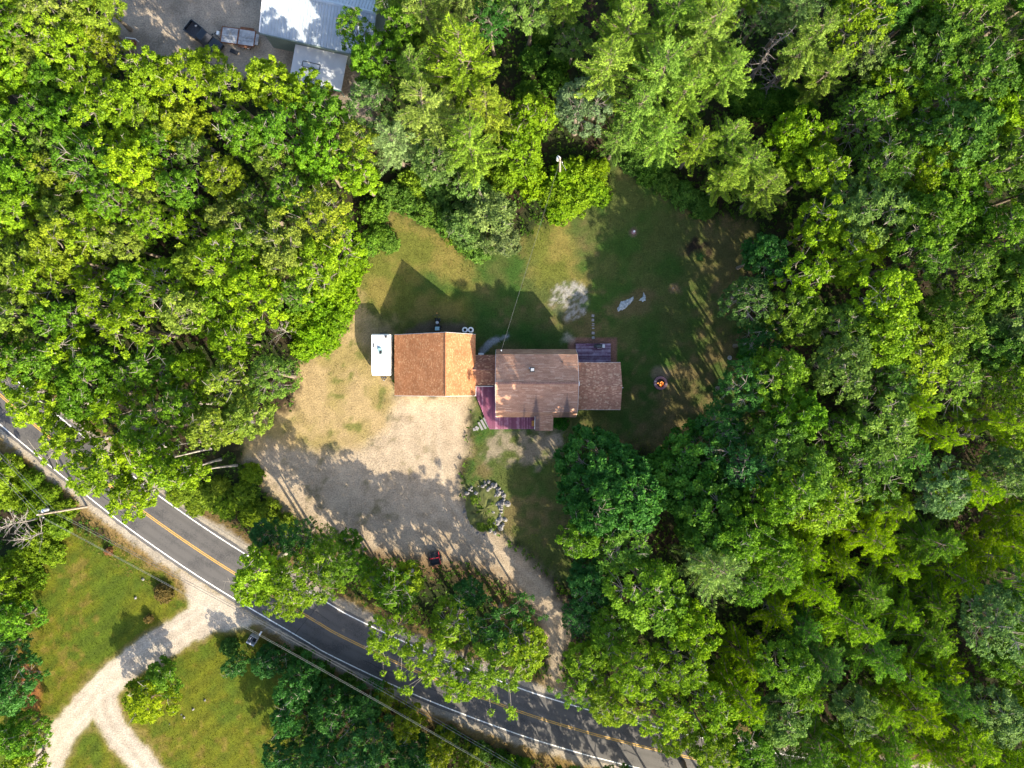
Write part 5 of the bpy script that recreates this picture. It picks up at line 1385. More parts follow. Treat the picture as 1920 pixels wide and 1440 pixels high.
T('shrub', 203, 1034, 0.9, 'reddish small bush on the lawn behind the road verge', R=0.6, color=(0.17, 0.085, 0.04), at=0.4)
T('hemlock', 1312, 483, 1.9, 'tiny cone-shaped evergreen beside the dark mulch patch', R=0.75, color=(0.03, 0.08, 0.02), at=0.4)

# --- undergrowth and tall grass: nobody could count it -----------------------------
def scatter(name, cond, n, L, W, leaves, zr, colors, label, cat, seed, up=0.9):
    r = np.random.default_rng(seed)
    x = r.uniform(-100, 2020, n); y = r.uniform(-90, 1530, n)
    keep = cond(x, y, r)
    x, y = x[keep], y[keep]
    P = np.stack([(x - 960) / 13.502, (720 - y) / 13.502, r.uniform(zr[0], zr[1], len(x)) - 0.02], 1)
    A = norm(r.normal(size=P.shape) * 0.5 + np.array([[0, 0, up]]))
    q = rosettes(P, A, leaves, L, W, (20, 85), r)
    clu = vnoise(x.copy(), y.copy(), 25, seed, 3)
    me = quads_mesh(name, q, np.clip(np.repeat(clu, leaves) * 0.9 + 0.3 * r.uniform(0, 1, len(q)) - 0.1, 0, 1))
    o = link_mesh(name, me, M['leaf'])
    o.color = (*colors, 1)
    tag(o, label, cat, kind='stuff')
    return o

_wood = np.zeros((ny, nx), bool)
def gidx(x, y):
    return np.clip(((y - gy[0]) / STEP).astype(int), 0, ny - 2), np.clip(((x - gx[0]) / STEP).astype(int), 0, nx - 2)
def in_zone(x, y, ids):
    j, i = gidx(x, y)
    return np.isin(own[j, i], ids)
scatter('undergrowth', lambda x, y, r: in_zone(x, y, [0]) & (-line_sd(x, y, ROAD, 0) > 75), 52000, 0.42, 0.20, 5, (0.05, 0.7), (0.065, 0.13, 0.014), 'low leafy undergrowth covering the floor of the woods', 'undergrowth', 71)
_vr = lambda x, y: -line_sd(x, y, ROAD, 0) / 13.5
scatter('verge_grass', lambda x, y, r: (_vr(x, y) > 4.3) & (_vr(x, y) < 8.5) & in_zone(x, y, [0, 3, 6]) & (poly_sd(x, y, DRIVE_MOUTH) < -3), 90000, 0.26, 0.035, 6, (0.0, 0.05), (0.22, 0.165, 0.05), 'dry tufty grass along the road shoulders', 'grass', 72, 1.4)
scatter('lawn_edge_grass', lambda x, y, r: in_zone(x, y, [2, 3, 4, 0]) & (np.minimum(np.abs(poly_sd(x, y, LAWN)), np.abs(poly_sd(x, y, SWLAWN))) < 16 + 18 * r.random(len(x))) & (poly_sd(x, y, GRAVEL) < -4) & (_vr(x, y) > 5) & (poly_sd(x, y, [(735, 620), (1165, 620), (1165, 810), (735, 810)]) < 0) & ~((x > 690) & (x < 742) & (y > 600) & (y < 740)), 60000, 0.22, 0.04, 6, (0.0, 0.06), (0.10, 0.135, 0.02), 'longer grass around the rims of the lawns', 'grass', 73, 1.2)

def lawn_grass(name, cond, n, L, W, blades, label, seed, up=1.0):
    r = np.random.default_rng(seed)
    x = r.uniform(30, 1450, n); y = r.uniform(260, 1500, n)
    k = cond(x, y, r); x, y = x[k], y[k]
    j, i = gidx(x, y)
    cl = np.clip(soil[j, i] * 0.69, 0.008, 0.9)
    P = np.stack([(x - 960) / 13.502, (720 - y) / 13.502, relief[j, i] - 0.005], 1)
    A = norm(r.normal(size=P.shape) * 0.35 + np.array([[0, 0, up]]))
    q = rosettes(P, A, blades, L, W, (15, 70), r)
    clump = vnoise(x.copy(), y.copy(), 9, seed, 3)
    me = quads_mesh(name, q, np.clip(np.repeat(clump, blades) * 1.1 + 0.35 * r.uniform(0, 1, len(q)) - 0.25, 0, 1))
    ca = me.color_attributes.new('soil', 'FLOAT_COLOR', 'POINT')
    c4 = np.concatenate([np.repeat(cl, blades * 4, 0), np.ones((len(q) * 4, 1))], 1)
    ca.data.foreach_set('color', c4.astype(np.float32).ravel())
    o = link_mesh(name, me, M['grass'])
    tag(o, label, 'grass', kind='stuff')
clear = lambda x, y: (poly_sd(x, y, [(740, 624), (895, 624), (895, 660), (1078, 652), (1078, 636), (1158, 636), (1165, 772), (1040, 812), (890, 812), (890, 745), (740, 745)]) < 0) & ~((x > 692) & (x < 742) & (y > 620) & (y < 712)) & (np.hypot(x - 1239, y - 718) > 15) & (np.hypot(x - 910, y - 953) > 52)
lawn_grass('lawn_grass', lambda x, y, r: in_zone(x, y, [2, 3]) & clear(x, y) & (r.random(len(x)) < 0.25 + 1.1 * vnoise(x.copy(), y.copy(), 18, 5, 3)), 210000, 0.13, 0.030, 4, 'short uneven mown grass on the lawns', 91)
lawn_grass('yard_weeds', lambda x, y, r: in_zone(x, y, [4]) & clear(x, y) & (poly_sd(x, y, [(745, 742), (885, 742), (880, 960), (1060, 1120), (1070, 1230), (1000, 1230), (820, 1000), (770, 860)]) < 0) & (vnoise(x.copy(), y.copy(), 22, 8, 3) > 0.52), 90000, 0.15, 0.035, 4, 'thin dry weeds scattered over the gravel yard', 92)
# ------------------------------------------------------------------ things
def wheel(parent, c, r, w, axis='x', hub='steel'):
    """c in the parent's frame; axle along axis"""
    def ring(mb, prof, sides=18):
        vs, fs = [], []
        for rr_, t in prof:
            for k in range(sides):
                a = 2 * math.pi * k / sides
                if axis == 'x': vs.append((c[0] + t, c[1] + rr_ * math.cos(a), c[2] + rr_ * math.sin(a)))
                else: vs.append((c[0] + rr_ * math.cos(a), c[1] + t, c[2] + rr_ * math.sin(a)))
        n = len(prof)
        for i in range(n):
            for k in range(sides):
                a = i * sides + k; b = i * sides + (k + 1) % sides; j = ((i + 1) % n)
                fs.append((a, b, j * sides + (k + 1) % sides, j * sides + k))
        mb.add(vs, fs); return mb
    t_ = ring(MB(), [(r * 0.6, -w * .45), (r * .93, -w / 2), (r, -w * .3), (r, w * .3), (r * .93, w / 2), (r * .6, w * .45)]).build('wheel', M['black'], parent, True)
    ring(MB(), [(r * 0.05, -w * .3), (r * 0.605, -w * .4), (r * 0.605, w * .4), (r * 0.05, w * .3)]).build('rim', M[hub], t_)
    return t_

# ---- camper --------------------------------------------------------------------
cp = empty('camper', (-17.70, 3.95, 0)); tag(cp, 'white travel trailer parked tight beside the garage', 'camper')
L_, W_, H_ = 5.6, 2.46, 2.9
side = [(2.8, 0.55), (2.8, 2.72), (2.65, 2.9), (-1.95, 2.9), (-2.65, 2.62), (-2.8, 2.3), (-2.8, 0.95), (-2.45, 0.55)]
n8 = len(side)
MB().add([(-W_ / 2, y, z) for y, z in side] + [(W_ / 2, y, z) for y, z in side], [tuple(range(n8)), tuple(range(2 * n8 - 1, n8 - 1, -1))] + [((i + 1) % n8, i, n8 + i, n8 + (i + 1) % n8) for i in range(n8)]).build('body', M['white'], cp, bevel=0.05)
MB().box((0, 0.1, 0.48), (1.9, 5.0, 0.14)).build('chassis', M['dark_steel'], cp)
for sx in (-1.12, 1.12):
    for y in (0.25, -0.55): wheel(cp, (sx, y, 0.34), 0.34, 0.2)
for yy_ in (-1.93, -0.6, 2.0): MB().box((0, yy_, 2.905), (W_ - 0.06, 0.035, 0.02)).build('roof_seam', M['grey_can'], cp)
for sx in (-1.2, 1.2): MB().box((sx, 0.35, 2.88), (0.05, 4.6, 0.05)).build('roof_edge_trim', M['grey_can'], cp)
b_ = MB(); vs = []
pod = [(-0.42, 0.55), (-0.12, 0.58), (0.18, 0.42), (0.30, 0.05), (0.27, -0.40), (0.12, -0.56), (-0.08, -0.52), (-0.24, -0.2)]
MB().add([(-0.05 + x, 0.52 + y, 2.90) for x, y in pod] + [(-0.05 + x * .9, 0.52 + y * .9, 3.06) for x, y in pod] + [(-0.05 + x * .55, 0.52 + y * .55, 3.14) for x, y in pod], [tuple(range(16, 24))] + [(i, (i + 1) % 8, 8 + (i + 1) % 8, 8 + i) for i in range(8)] + [(8 + i, 8 + (i + 1) % 8, 16 + (i + 1) % 8, 16 + i) for i in range(8)]).build('roof_air_conditioner', M['teal'], cp, True)
MB().box((0.05, 0.32, 3.10), (0.36, 0.5, 0.10)).build('grille', M['black'], cp.children[-1])
MB().box((0.72, 2.42, 2.94), (0.34, 0.34, 0.08)).build('roof_vent', M['dark_steel'], cp)
MB().box((-0.92, 1.22, 2.93), (0.13, 0.55, 0.06)).build('roof_rail', M['dark_steel'], cp)
for (x, y) in ((0.02, 2.32), (0.48, 0.98)): MB().lathe((x, y, 2.9), [(0.07, 0), (0.07, 0.1), (0.03, 0.14)], 10).build('vent_cap', M['dark_steel'], cp)
MB().tube([(0.66, 0.95, 2.93), (0.84, 0.95, 2.95), (0.84, 0.35, 2.95)], 0.02, 6).build('antenna', M['trim'], cp)
for y, z0 in ((1.4, 1.7), (-1.2, 1.7)):
    f_ = MB().box((W_ / 2 + 0.012, y, z0), (0.03, 0.95, 0.6)).build('window', M['trim'], cp); MB().box((W_ / 2 + 0.03, y, z0), (0.02, 0.83, 0.48)).build('pane', M['glass'], f_)
    f_ = MB().box((-W_ / 2 - 0.012, y, z0), (0.03, 0.95, 0.6)).build('window', M['trim'], cp); MB().box((-W_ / 2 - 0.03, y, z0), (0.02, 0.83, 0.48)).build('pane', M['glass'], f_)
d_ = MB().box((W_ / 2 + 0.012, 0.25, 1.55), (0.03, 0.68, 1.8)).build('door', M['trim'], cp); MB().box((W_ / 2 + 0.04, 0.5, 1.5), (0.03, 0.05, 0.14)).build('handle', M['dark_steel'], d_)
MB().tube([(W_ / 2 + 0.06, 1.9, 2.66), (W_ / 2 + 0.06, -1.5, 2.66)], 0.07, 8).build('awning', M['trim'], cp)
h_ = MB().tube([(-0.85, -2.4, 0.5), (0, -3.5, 0.48)], 0.05, 6).tube([(0.85, -2.4, 0.5), (0, -3.5, 0.48)], 0.05, 6).build('hitch', M['dark_steel'], cp)
for sx in (-0.17, 0.17): MB().lathe((sx, -3.02, 0.52), [(0.12, 0), (0.15, 0.06), (0.15, 0.38), (0.09, 0.47), (0.04, 0.5)], 14).build('gas_bottle', M['dark_steel'], h_)
MB().lathe((0, -3.42, 0.02), [(0.07, 0), (0.035, 0.05), (0.035, 0.75), (0.06, 0.8)], 10).build('jack', M['steel'], h_)
MB().box((0, 2.98, 0.62), (1.0, 0.28, 0.2)).build('rear_bumper', M['dark_steel'], cp)

# ---- two white drums against the garage's north wall -----------------------------
for i, px in enumerate((871.5, 882.5)):
    x, y = G(px, 620, 0.6)
    t_ = MB(); prof = [(0.20, 0.0), (0.37, 0.0), (0.40, 0.06), (0.40, 0.22), (0.38, 0.28), (0.30, 0.30), (0.21, 0.27), (0.20, 0.06)]
    o = empty('tyre_planter', (x, y + 0.12, 0)); tag(o, 'white-painted tyre planter, stacked two high against the garage\'s north wall', 'tyre', 'white tyre planters behind the garage')
    for k in range(2):
        vs, fs = [], []
        for r_, z in prof:
            for q in range(22): vs.append((r_ * math.cos(2 * math.pi * q / 22), r_ * math.sin(2 * math.pi * q / 22), z + k * 0.30))
        for a in range(8):
            for q in range(22):
                b = (a + 1) % 8; fs.append((a * 22 + q, a * 22 + (q + 1) % 22, b * 22 + (q + 1) % 22, b * 22 + q))
        MB().add(vs, fs).build('tyre_ring', M['white'], o, True)
    MB().lathe((0, 0, 0.0), [(0.195, 0), (0.195, 0.40), (0.02, 0.42)], 16).build('soil_fill', M['ash'], o)

# ---- dark quad bike with teal box behind the garage ----------------------------------
qx, qy = G(820, 606, 0.6)
qb = empty('quad_bike', (qx, qy - 0.05, 0)); tag(qb, 'black quad bike with a pale teal rear rack box, nosed out from the garage wall', 'quad bike')
MB().add([(-.22, -.55, .45), (.22, -.55, .45), (.24, .35, .45), (.08, .75, .5), (-.08, .75, .5), (-.24, .35, .45), (-.17, -.5, .78), (.17, -.5, .78), (.15, .3, .82), (.05, .65, .74), (-.05, .65, .74), (-.15, .3, .82)], [(5, 4, 3, 2, 1, 0), (6, 7, 8, 9, 10, 11)] + [(i, (i + 1) % 6, 6 + (i + 1) % 6, 6 + i) for i in range(6)]).build('body', M['black'], qb, bevel=0.03)
MB().box((0, -0.12, 0.86), (0.26, 0.5, 0.10)).build('seat', M['black'], qb, bevel=0.04)
MB().tube([(0.02, 0.75, 0.6), (-0.06, 1.15, 0.95)], 0.03, 6).build('steering_column', M['dark_steel'], qb)
MB().tube([(-0.55, 0.98, 1.0), (-0.3, 1.14, 1.0), (-0.06, 1.15, 0.98), (0.2, 1.16, 1.0), (0.45, 1.02, 1.0)], 0.025, 6).build('handlebar', M['dark_steel'], qb)
MB().lathe((-0.06, 1.42, 0.6), [(0.05, 0), (0.13, 0.04), (0.12, 0.12), (0.03, 0.14)], 12).build('headlight', M['orange_wood'], qb)
MB().tube([(-0.06, 1.15, 0.9), (-0.06, 1.40, 0.66)], 0.02, 6).build('headlight_bracket', M['dark_steel'], qb)
MB().lathe((0.0, 0.12, 0.88), [(0.20, 0), (0.21, 0.03), (0.15, 0.06), (0.14, 0.045), (0.03, 0.045)], 16).build('fuel_cap_ring', M['steel'], qb)
t_ = MB().box((0.02, -0.72, 0.92), (0.60, 0.5, 0.28)).build('rear_box', M['teal'], qb, bevel=0.03)
MB().box((0.02, -0.66, 1.07), (0.56, 0.05, 0.02)).build('lid_rib', M['steel'], t_)
for sx in (-0.36, 0.36):
    for y in (-0.55, 0.55): wheel(qb, (sx * (1.0 if y < 0 else 0.75), y, 0.26), 0.26, 0.2)

# ---- white heat-pump box on the passage's back wall ----------------------------------
hx_, hy_ = G(901.5, 663, 1.6)
hp = empty('heat_pump', (hx_, by1 + 0.02, 0)); tag(hp, 'white heat pump unit standing in the corner behind the passage', 'heat pump')
MB().box((0, 0.16, 0.75), (0.72, 0.30, 1.3)).build('casing', M['white'], hp, bevel=0.02)
MB().box((0, 0.32, 0.85), (0.5, 0.02, 0.7)).build('grille', M['dark_steel'], hp)
for sx in (-0.28, 0.28): MB().box((sx, 0.16, 0.05), (0.06, 0.3, 0.1)).build('foot', M['dark_steel'], hp)

# ---- grill on the back deck ------------------------------------------------------------
gx_, gy_ = G(1123.5, 649, 1.1)
gl = empty('grill', (gx_, gy_, 0.3)); tag(gl, 'black barbecue grill on the worn back deck', 'grill')
for sx in (-0.38, 0.38):
    for sy in (-0.18, 0.18): MB().box((sx, sy, 0.36), (0.04, 0.04, 0.72)).build('leg', M['black'], gl)
MB().box((0, 0, 0.78), (0.82, 0.5, 0.16)).build('firebox', M['black'], gl)
vs, fs = [], []
for i in range(9):
    a = math.pi * i / 8
    for sx in (-0.41, 0.41): vs.append((sx, 0.25 * math.cos(a), 0.865 + 0.22 * math.sin(a)))
fs = [(2 * i, 2 * i + 2, 2 * i + 3, 2 * i + 1) for i in range(8)] + [tuple(range(0, 18, 2)), tuple(range(17, 0, -2))]
MB().add(vs, fs).build('hood', M['glass'], gl)
MB().box((0.60, 0, 0.84), (0.34, 0.46, 0.035)).build('side_shelf', M['steel'], gl)
MB().box((-0.60, 0, 0.84), (0.34, 0.46, 0.035)).build('side_shelf', M['black'], gl)
MB().tube([(-0.3, -0.29, 0.95), (0.3, -0.29, 0.95)], 0.018, 6).build('handle', M['steel'], gl)

# ---- fire pit ------------------------------------------------------------------------------
fx, fy = G(1239, 718, 0.2)
fp = empty('fire_pit', (fx, fy, 0)); tag(fp, 'round brick fire pit with a burning fire on the back lawn', 'fire pit')
rb = bpy.data.meshes.new('brick')
_m = MB().add([(0.60, -0.085, 0), (0.93, -0.12, 0), (0.93, 0.12, 0), (0.60, 0.085, 0), (0.605, -0.08, 0.19), (0.92, -0.112, 0.19), (0.92, 0.112, 0.19), (0.605, 0.08, 0.19)], [(3, 2, 1, 0), (4, 5, 6, 7), (0, 1, 5, 4), (1, 2, 6, 5), (2, 3, 7, 6), (3, 0, 4, 7)])
rb.from_pydata(_m.v, [], _m.f); rb.materials.append(M['brick'])
rb2 = rb.copy(); rb2.materials.clear(); rb2.materials.append(simple('pale_brick', (0.46, 0.36, 0.36), 0.9, vary=0.2))
for k in range(22):
    b_ = bpy.data.objects.new('brick', rb2 if k in (10, 12, 21) else rb); COL.objects.link(b_); b_.parent = fp
    b_.rotation_euler = (0, 0, 2 * math.pi * k / 22 + random.uniform(-.02, .02)); b_.location = (0, 0, random.uniform(-0.015, 0.02))
MB().lathe((0, 0, 0.0), [(1.02, 0.0), (1.0, 0.03), (0.62, 0.035), (0.6, 0.03)], 26).build('pit_floor', M['ash'], fp)
lg = [(-0.35, -0.2, 0.35, -0.25), (-0.3, 0.1, 0.4, -0.05), (-0.1, -0.35, 0.05, 0.4), (0.2, -0.3, -0.2, 0.3)]
for i, (a, b, c, d) in enumerate(lg):
    MB().tube([(a, b, 0.1 + 0.04 * i), (c, d, 0.16 + 0.05 * i)], [0.06, 0.05], 7).build('log', M['ash'], fp)
for i in range(15):
    a = random.uniform(0, 6.28); rr_ = random.uniform(0, 0.42); x = rr_ * math.cos(a); y = rr_ * math.sin(a) - 0.03
    hh = random.uniform(0.25, 0.6); w = random.uniform(0.04, 0.10); tw = random.uniform(-.1, .1); ty = random.uniform(-.05, .12)
    MB().tube([(x, y, 0.12), (x + tw * .4, y + ty * .3, 0.12 + hh * .35), (x - tw * .2, y + ty * .7, 0.12 + hh * .7), (x + tw, y + ty, 0.12 + hh)], [w, w * 1.15, w * .6, 0.008], 6).build('flame', M['flame_core'] if i % 2 else M['flame'], fp, True)

# ---- rocks -------------------------------------------------------------------------------------
def rock_mesh(outline, hgt, seed, rings=6, rough=0.18):
    rr = random.Random(seed)
    n = len(outline); cx_ = sum(p[0] for p in outline) / n; cy_ = sum(p[1] for p in outline) / n
    vs, fs = [], []
    for j in range(rings):
        f = 1 - j / rings
        for (x, y) in outline:
            k = f * rr.uniform(1 - rough, 1 + rough * 0.4) if j else 1.0
            vs.append((cx_ + (x - cx_) * k, cy_ + (y - cy_) * k, -0.06 if j == 0 else hgt * (1 - f ** 2.2) * rr.uniform(0.6, 1.35) + 0.02))
    vs.append((cx_, cy_, hgt * 1.05))
    for j in range(rings - 1):
        for i in range(n): fs.append((j * n + i, j * n + (i + 1) % n, (j + 1) * n + (i + 1) % n, (j + 1) * n + i))
    for i in range(n): fs.append(((rings - 1) * n + i, (rings - 1) * n + (i + 1) % n, len(vs) - 1))
    return MB().add(vs, fs)
def densify(pts, k=4, jit=0.06, seed=0):
    rr = random.Random(seed); out = []
    for i in range(len(pts)):
        a, b = pts[i], pts[(i + 1) % len(pts)]
        for q in range(k): out.append((a[0] + (b[0] - a[0]) * q / k + rr.uniform(-jit, jit), a[1] + (b[1] - a[1]) * q / k + rr.uniform(-jit, jit)))
    return out
led = [G(*p) for p in [(1157, 586), (1157, 577), (1163, 566), (1171, 562), (1180, 561), (1188, 554), (1190, 562), (1178, 573), (1166, 583)]]
tag(rock_mesh(densify(led, 4, 0.10, 3)[::-1], 0.10, 3, 5, 0.3).build('rock_ledge', M['pale_rock']), 'pale bluish rock ledge breaking through the back lawn', 'rock')
led2 = [G(*p) for p in [(1197, 563), (1204, 557), (1207, 546), (1211, 557), (1211, 564), (1204, 566)]]
tag(rock_mesh(densify(led2, 3, 0.07, 4)[::-1], 0.08, 4, 4, 0.3).build('rock_ledge', M['pale_rock']), 'small forked end of pale ledge just beyond the big bluish one', 'rock')
# planted rock mound beside the drive: a ring of stones round a grassy heap
mo = [G(910 + 41 * math.cos(a), 953 + 50 * math.sin(a)) for a in np.linspace(0, 2 * math.pi, 22, endpoint=False)]
mcx, mcy = G(910, 953)
mound = rock_mesh(densify([(mcx + (x - mcx) * .93, mcy + (y - mcy) * .93) for x, y in mo], 2, 0.1, 8)[::-1], 0.55, 8, 6, 0.12).build('mound', simple('mossy_soil', (0.075, 0.085, 0.025), 0.95, vary=0.5, scale=1.5, bump=0.8), smooth=True)
tag(mound, 'low grassy earth mound ringed with stones beside the gravel drive', 'mound')
stone_me = [rock_mesh([(0.5 * math.cos(a) * random.uniform(.75, 1.1), 0.42 * math.sin(a) * random.uniform(.75, 1.1)) for a in np.linspace(0, 2 * math.pi, 9, endpoint=False)], 0.38, 40 + k, 4, 0.15) for k in range(4)]
stone_data = []
for s in stone_me:
    me = bpy.data.meshes.new('boulder'); me.from_pydata(s.v, [], s.f); me.materials.append(M['rock']); stone_data.append(me)
def boulder(px, py, s, label, group, z=0.0):
    x, y = G(px, py, z)
    o = bpy.data.objects.new('boulder', random.choice(stone_data)); COL.objects.link(o)
    o.location = (x, y, z); o.scale = (s * random.uniform(.8, 1.2), s * random.uniform(.8, 1.2), s * random.uniform(.7, 1.3)); o.rotation_euler = (random.uniform(-.1, .1), random.uniform(-.1, .1), random.uniform(0, 6.28))
    tag(o, label, 'rock', group)
BL = ('grey-white rim stone of the grassy mound by the drive', 'rim stones of the mound')
for k_ in range(64):
    a = random.uniform(0, 2 * math.pi)
    east_ = math.cos(a) > 0.1
    if not east_ and random.random() < 0.45: continue
    k = random.uniform(0.62, 1.02) if east_ else random.uniform(0.86, 1.0)
    boulder(910 + 42 * k * math.cos(a), 953 + 51 * k * math.sin(a), random.uniform(0.35, 1.1) * (1.0 if east_ else 0.55), *BL, z=0.42 * (1 - k) + 0.02 if k < .95 else -0.03)
for (px, py) in [(875, 925), (880, 918), (893, 925), (905, 912), (918, 915), (889, 935), (925, 960), (935, 975), (930, 945), (940, 960), (925, 980), (943, 985)]:
    boulder(px, py, random.uniform(0.5, 0.9), *BL, z=0.2)
for i in range(9):
    S(910 + random.uniform(-26, 20), 953 + random.uniform(-32, 34), 0.6, 0.7, (0.09, 0.14, 0.015), 'low green plant growing on the stone-ringed mound', 'plants on the mound')
for (px, py, s, lb) in [(268, 1086, 0.5, 'small grey stone on the roadside lawn near the road'), (254, 1121, 0.5, 'pale stone on the roadside lawn beside the brownish bush'), (384, 1313, 0.4, 'white stone at the top of the lower lawn'), (1262, 540, 0.3, 'tiny white stone on bare earth in the back lawn')]:
    boulder(px, py, s, lb, None)
for (px, py) in [(325, 1335), (340, 1340), (362, 1330), (318, 1358), (345, 1345), (330, 1325)]:
    boulder(px, py, random.uniform(0.2, 0.42), 'low grey stone in the broken line edging the lower lawn', 'edging stones of the lower lawn')

# ---- well cap, lawn ornament -------------------------------------------------------------------
x, y = G(1188, 435)
wc = empty('well_cap', (x, y, 0)); tag(wc, 'round pale well cap in the back lawn', 'well cap')
MB().lathe((0, 0, -0.03), [(0.30, 0), (0.30, 0.10), (0.26, 0.12), (0.22, 0.12)], 18).build('ring', M['brick'], wc)
MB().lathe((0.05, 0.05, 0.09), [(0.13, 0), (0.13, 0.18), (0.10, 0.2), (0.02, 0.2)], 14).build('cap', M['white'], wc)
x, y = G(1367, 671)
fo_ = empty('metal_planter', (x, y, 0)); tag(fo_, 'small grey metal tub with thin stalks near the vivid green bush', 'planter')
MB().lathe((0, 0, -0.02), [(0.22, 0), (0.28, 0.3), (0.3, 0.34), (0.25, 0.34), (0.24, 0.28), (0.02, 0.28)], 16).build('tub', M['steel'], fo_)
for i in range(9):
    a = i * 0.7; MB().tube([(0.05 * math.cos(a), 0.05 * math.sin(a), 0.25), (0.3 * math.cos(a) - .15, 0.3 * math.sin(a) + .15, 0.6)], [0.015, 0.006], 4).build('stalk', M['twig'], fo_)

# ---- red framed trailer at the yard's south edge ----------------------------------------------
x, y = G(815, 1047, 0.7)
rt = empty('utility_trailer', (x, y, 0), math.radians(10)); tag(rt, 'dark open utility trailer with a red frame under the trees by the gravel yard', 'trailer')
MB().box((0, 0, 0.45), (1.35, 1.7, 0.06)).build('bed', M['black'], rt)
for (c, s) in (((0.69, 0, 0.68), (0.05, 1.74, 0.4)), ((-0.69, 0, 0.68), (0.05, 1.74, 0.4)), ((0, -0.86, 0.68), (1.33, 0.05, 0.4))):
    MB().box(c, s).build('side_panel', M['black'], rt)
MB().box((0.69, 0, 0.905), (0.07, 1.78, 0.05)).build('top_rail', M['red'], rt)
MB().box((0, 0.08, 0.925), (1.40, 0.09, 0.05)).build('cross_rail', M['red'], rt)
MB().tube([(-0.5, 0.85, 0.42), (0, 1.7, 0.42)], 0.035, 6).tube([(0.5, 0.85, 0.42), (0, 1.7, 0.42)], 0.035, 6).build('tongue', M['dark_steel'], rt)
MB().box((0.0, -1.2, 0.34), (1.2, 0.6, 0.03), tilt=Matrix.Rotation(0.45, 3, 'X')).build('ramp', M['rust'], rt)
for sx in (-0.85, 0.85): wheel(rt, (sx, -0.1, 0.28), 0.28, 0.18)

# ---- mailbox and bin crib by the neighbour's drive ----------------------------------------------
x, y = G(473, 1200, 0.8)
cr_ = empty('bin_crib', (x, y, 0), math.radians(-28)); tag(cr_, 'open grey wooden crib for refuse beside the road shoulder', 'crib')
for (c, s) in (((-0.55, 0, 0.45), (0.05, 1.0, 0.9)), ((0.55, 0, 0.45), (0.05, 1.0, 0.9)), ((0, -0.5, 0.45), (1.15, 0.05, 0.9)), ((0, 0.5, 0.45), (1.05, 0.05, 0.88))):
    MB().box(c, s).build('side_panel', M['grey_board'], cr_)
MB().box((-0.02, 0, 0.91), (0.05, 0.94, 0.04)).build('top_slat', M['grey_board'], cr_)
MB().box((-0.3, 0.1, 0.905), (0.12, 0.5, 0.03)).build('top_slat', M['grey_board'], cr_)
MB().box((0, -0.56, 0.92), (1.2, 0.2, 0.03)).build('top_slat', M['grey_board'], cr_)
MB().box((0, 0, 0.06), (1.04, 0.94, 0.1)).build('floor', M['black'], cr_)
x, y = G(488, 1188, 1.2)
ml = empty('mailbox', (x, y, 0), math.radians(60)); tag(ml, 'white mailbox on a post beside the refuse crib', 'mailbox')
MB().box((0, 0, 0.5), (0.09, 0.09, 1.0)).build('post', M['pole'], ml)
vs = []
pr = [(-.1, 0), (.1, 0), (.1, .14), (.07, .2), (0, .225), (-.07, .2), (-.1, .14)]
MB().add([(-.28, a, 1.0 + b) for a, b in pr] + [(.28, a, 1.0 + b) for a, b in pr], [tuple(range(6, -1, -1)), tuple(range(7, 14))] + [(i, (i + 1) % 7, 7 + (i + 1) % 7, 7 + i) for i in range(7)]).build('box', M['white'], ml)
MB().box((0.1, 0.115, 1.2), (0.14, 0.012, 0.05)).build('flag', M['red'], ml)

# ---- utility poles and wires ------------------------------------------------------------------------
def pole(base, top, label, can=True, arm=True, can_side=1):
    b = Vector((*base[:2], -0.3)); t = Vector(top)
    o = empty('utility_pole', (base[0], base[1], 0)); tag(o, label, 'utility pole', 'utility poles')
    off = Vector((base[0], base[1], 0)); b -= off; t -= off
    MB().tube([b, b.lerp(t, .5), t], [0.17, 0.145, 0.12], 10).build('shaft', M['pole'], o)
    d = (t - b).normalized()
    perp = Vector((0.55, -0.83, 0)).normalized()
    if arm:
        c = b.lerp(t, 0.93); a_ = MB().tube([c - perp * 0.55, c + perp * 0.55], 0.055, 5).build('crossarm', M['pole'], o)
        for s in (-0.5, 0.5): MB().lathe(tuple(c + perp * s + Vector((0, 0, 0.05))), [(0.03, 0), (0.05, 0.05), (0.03, 0.12), (0.045, 0.16), (0.02, 0.2)], 8).build('insulator', M['grey_can'], a_)
    MB().lathe(tuple(t), [(0.05, -0.02), (0.06, 0.08), (0.03, 0.14), (0.05, 0.2), (0.02, 0.25)], 8).build('insulator', M['grey_can'], o)
    if can:
        c = b.lerp(t, 0.84) + perp * (-0.42 * can_side)
        k_ = MB().lathe(tuple(c), [(0.20, -0.5), (0.24, -0.45), (0.24, 0.38), (0.19, 0.45), (0.02, 0.48)], 16).build('transformer', M['grey_can'], o)
        MB().lathe(tuple(c + Vector((0, 0, 0.45))), [(0.05, 0), (0.03, 0.08), (0.05, 0.14), (0.02, 0.24)], 8).build('bushing', M['grey_can'], k_)
        MB().box(tuple(b.lerp(t, 0.84) + perp * (-0.17 * can_side)), (0.16, 0.08, 0.5)).build('bracket', M['dark_steel'], k_)
    return o
P1 = G3(71, 965, 10.2); b1 = G(163, 950)
pole(b1, P1, 'wooden utility pole with a grey transformer west of the road')
P2 = G3(1050, 296, 9.0); b2 = G(1050, 331)
pole(b2, P2, 'pale utility pole with a transformer in the shrubs north of the lawn')
P3 = G3(1130, 1560, 10.0); pole((P3.x - .1, P3.y + .2), P3, 'wooden utility pole among the trees far down the road', can=False)
P4 = G3(-260, 640, 10.0); pole((P4.x + .2, P4.y), P4, 'wooden utility pole up the road beyond the west wood', can=False)
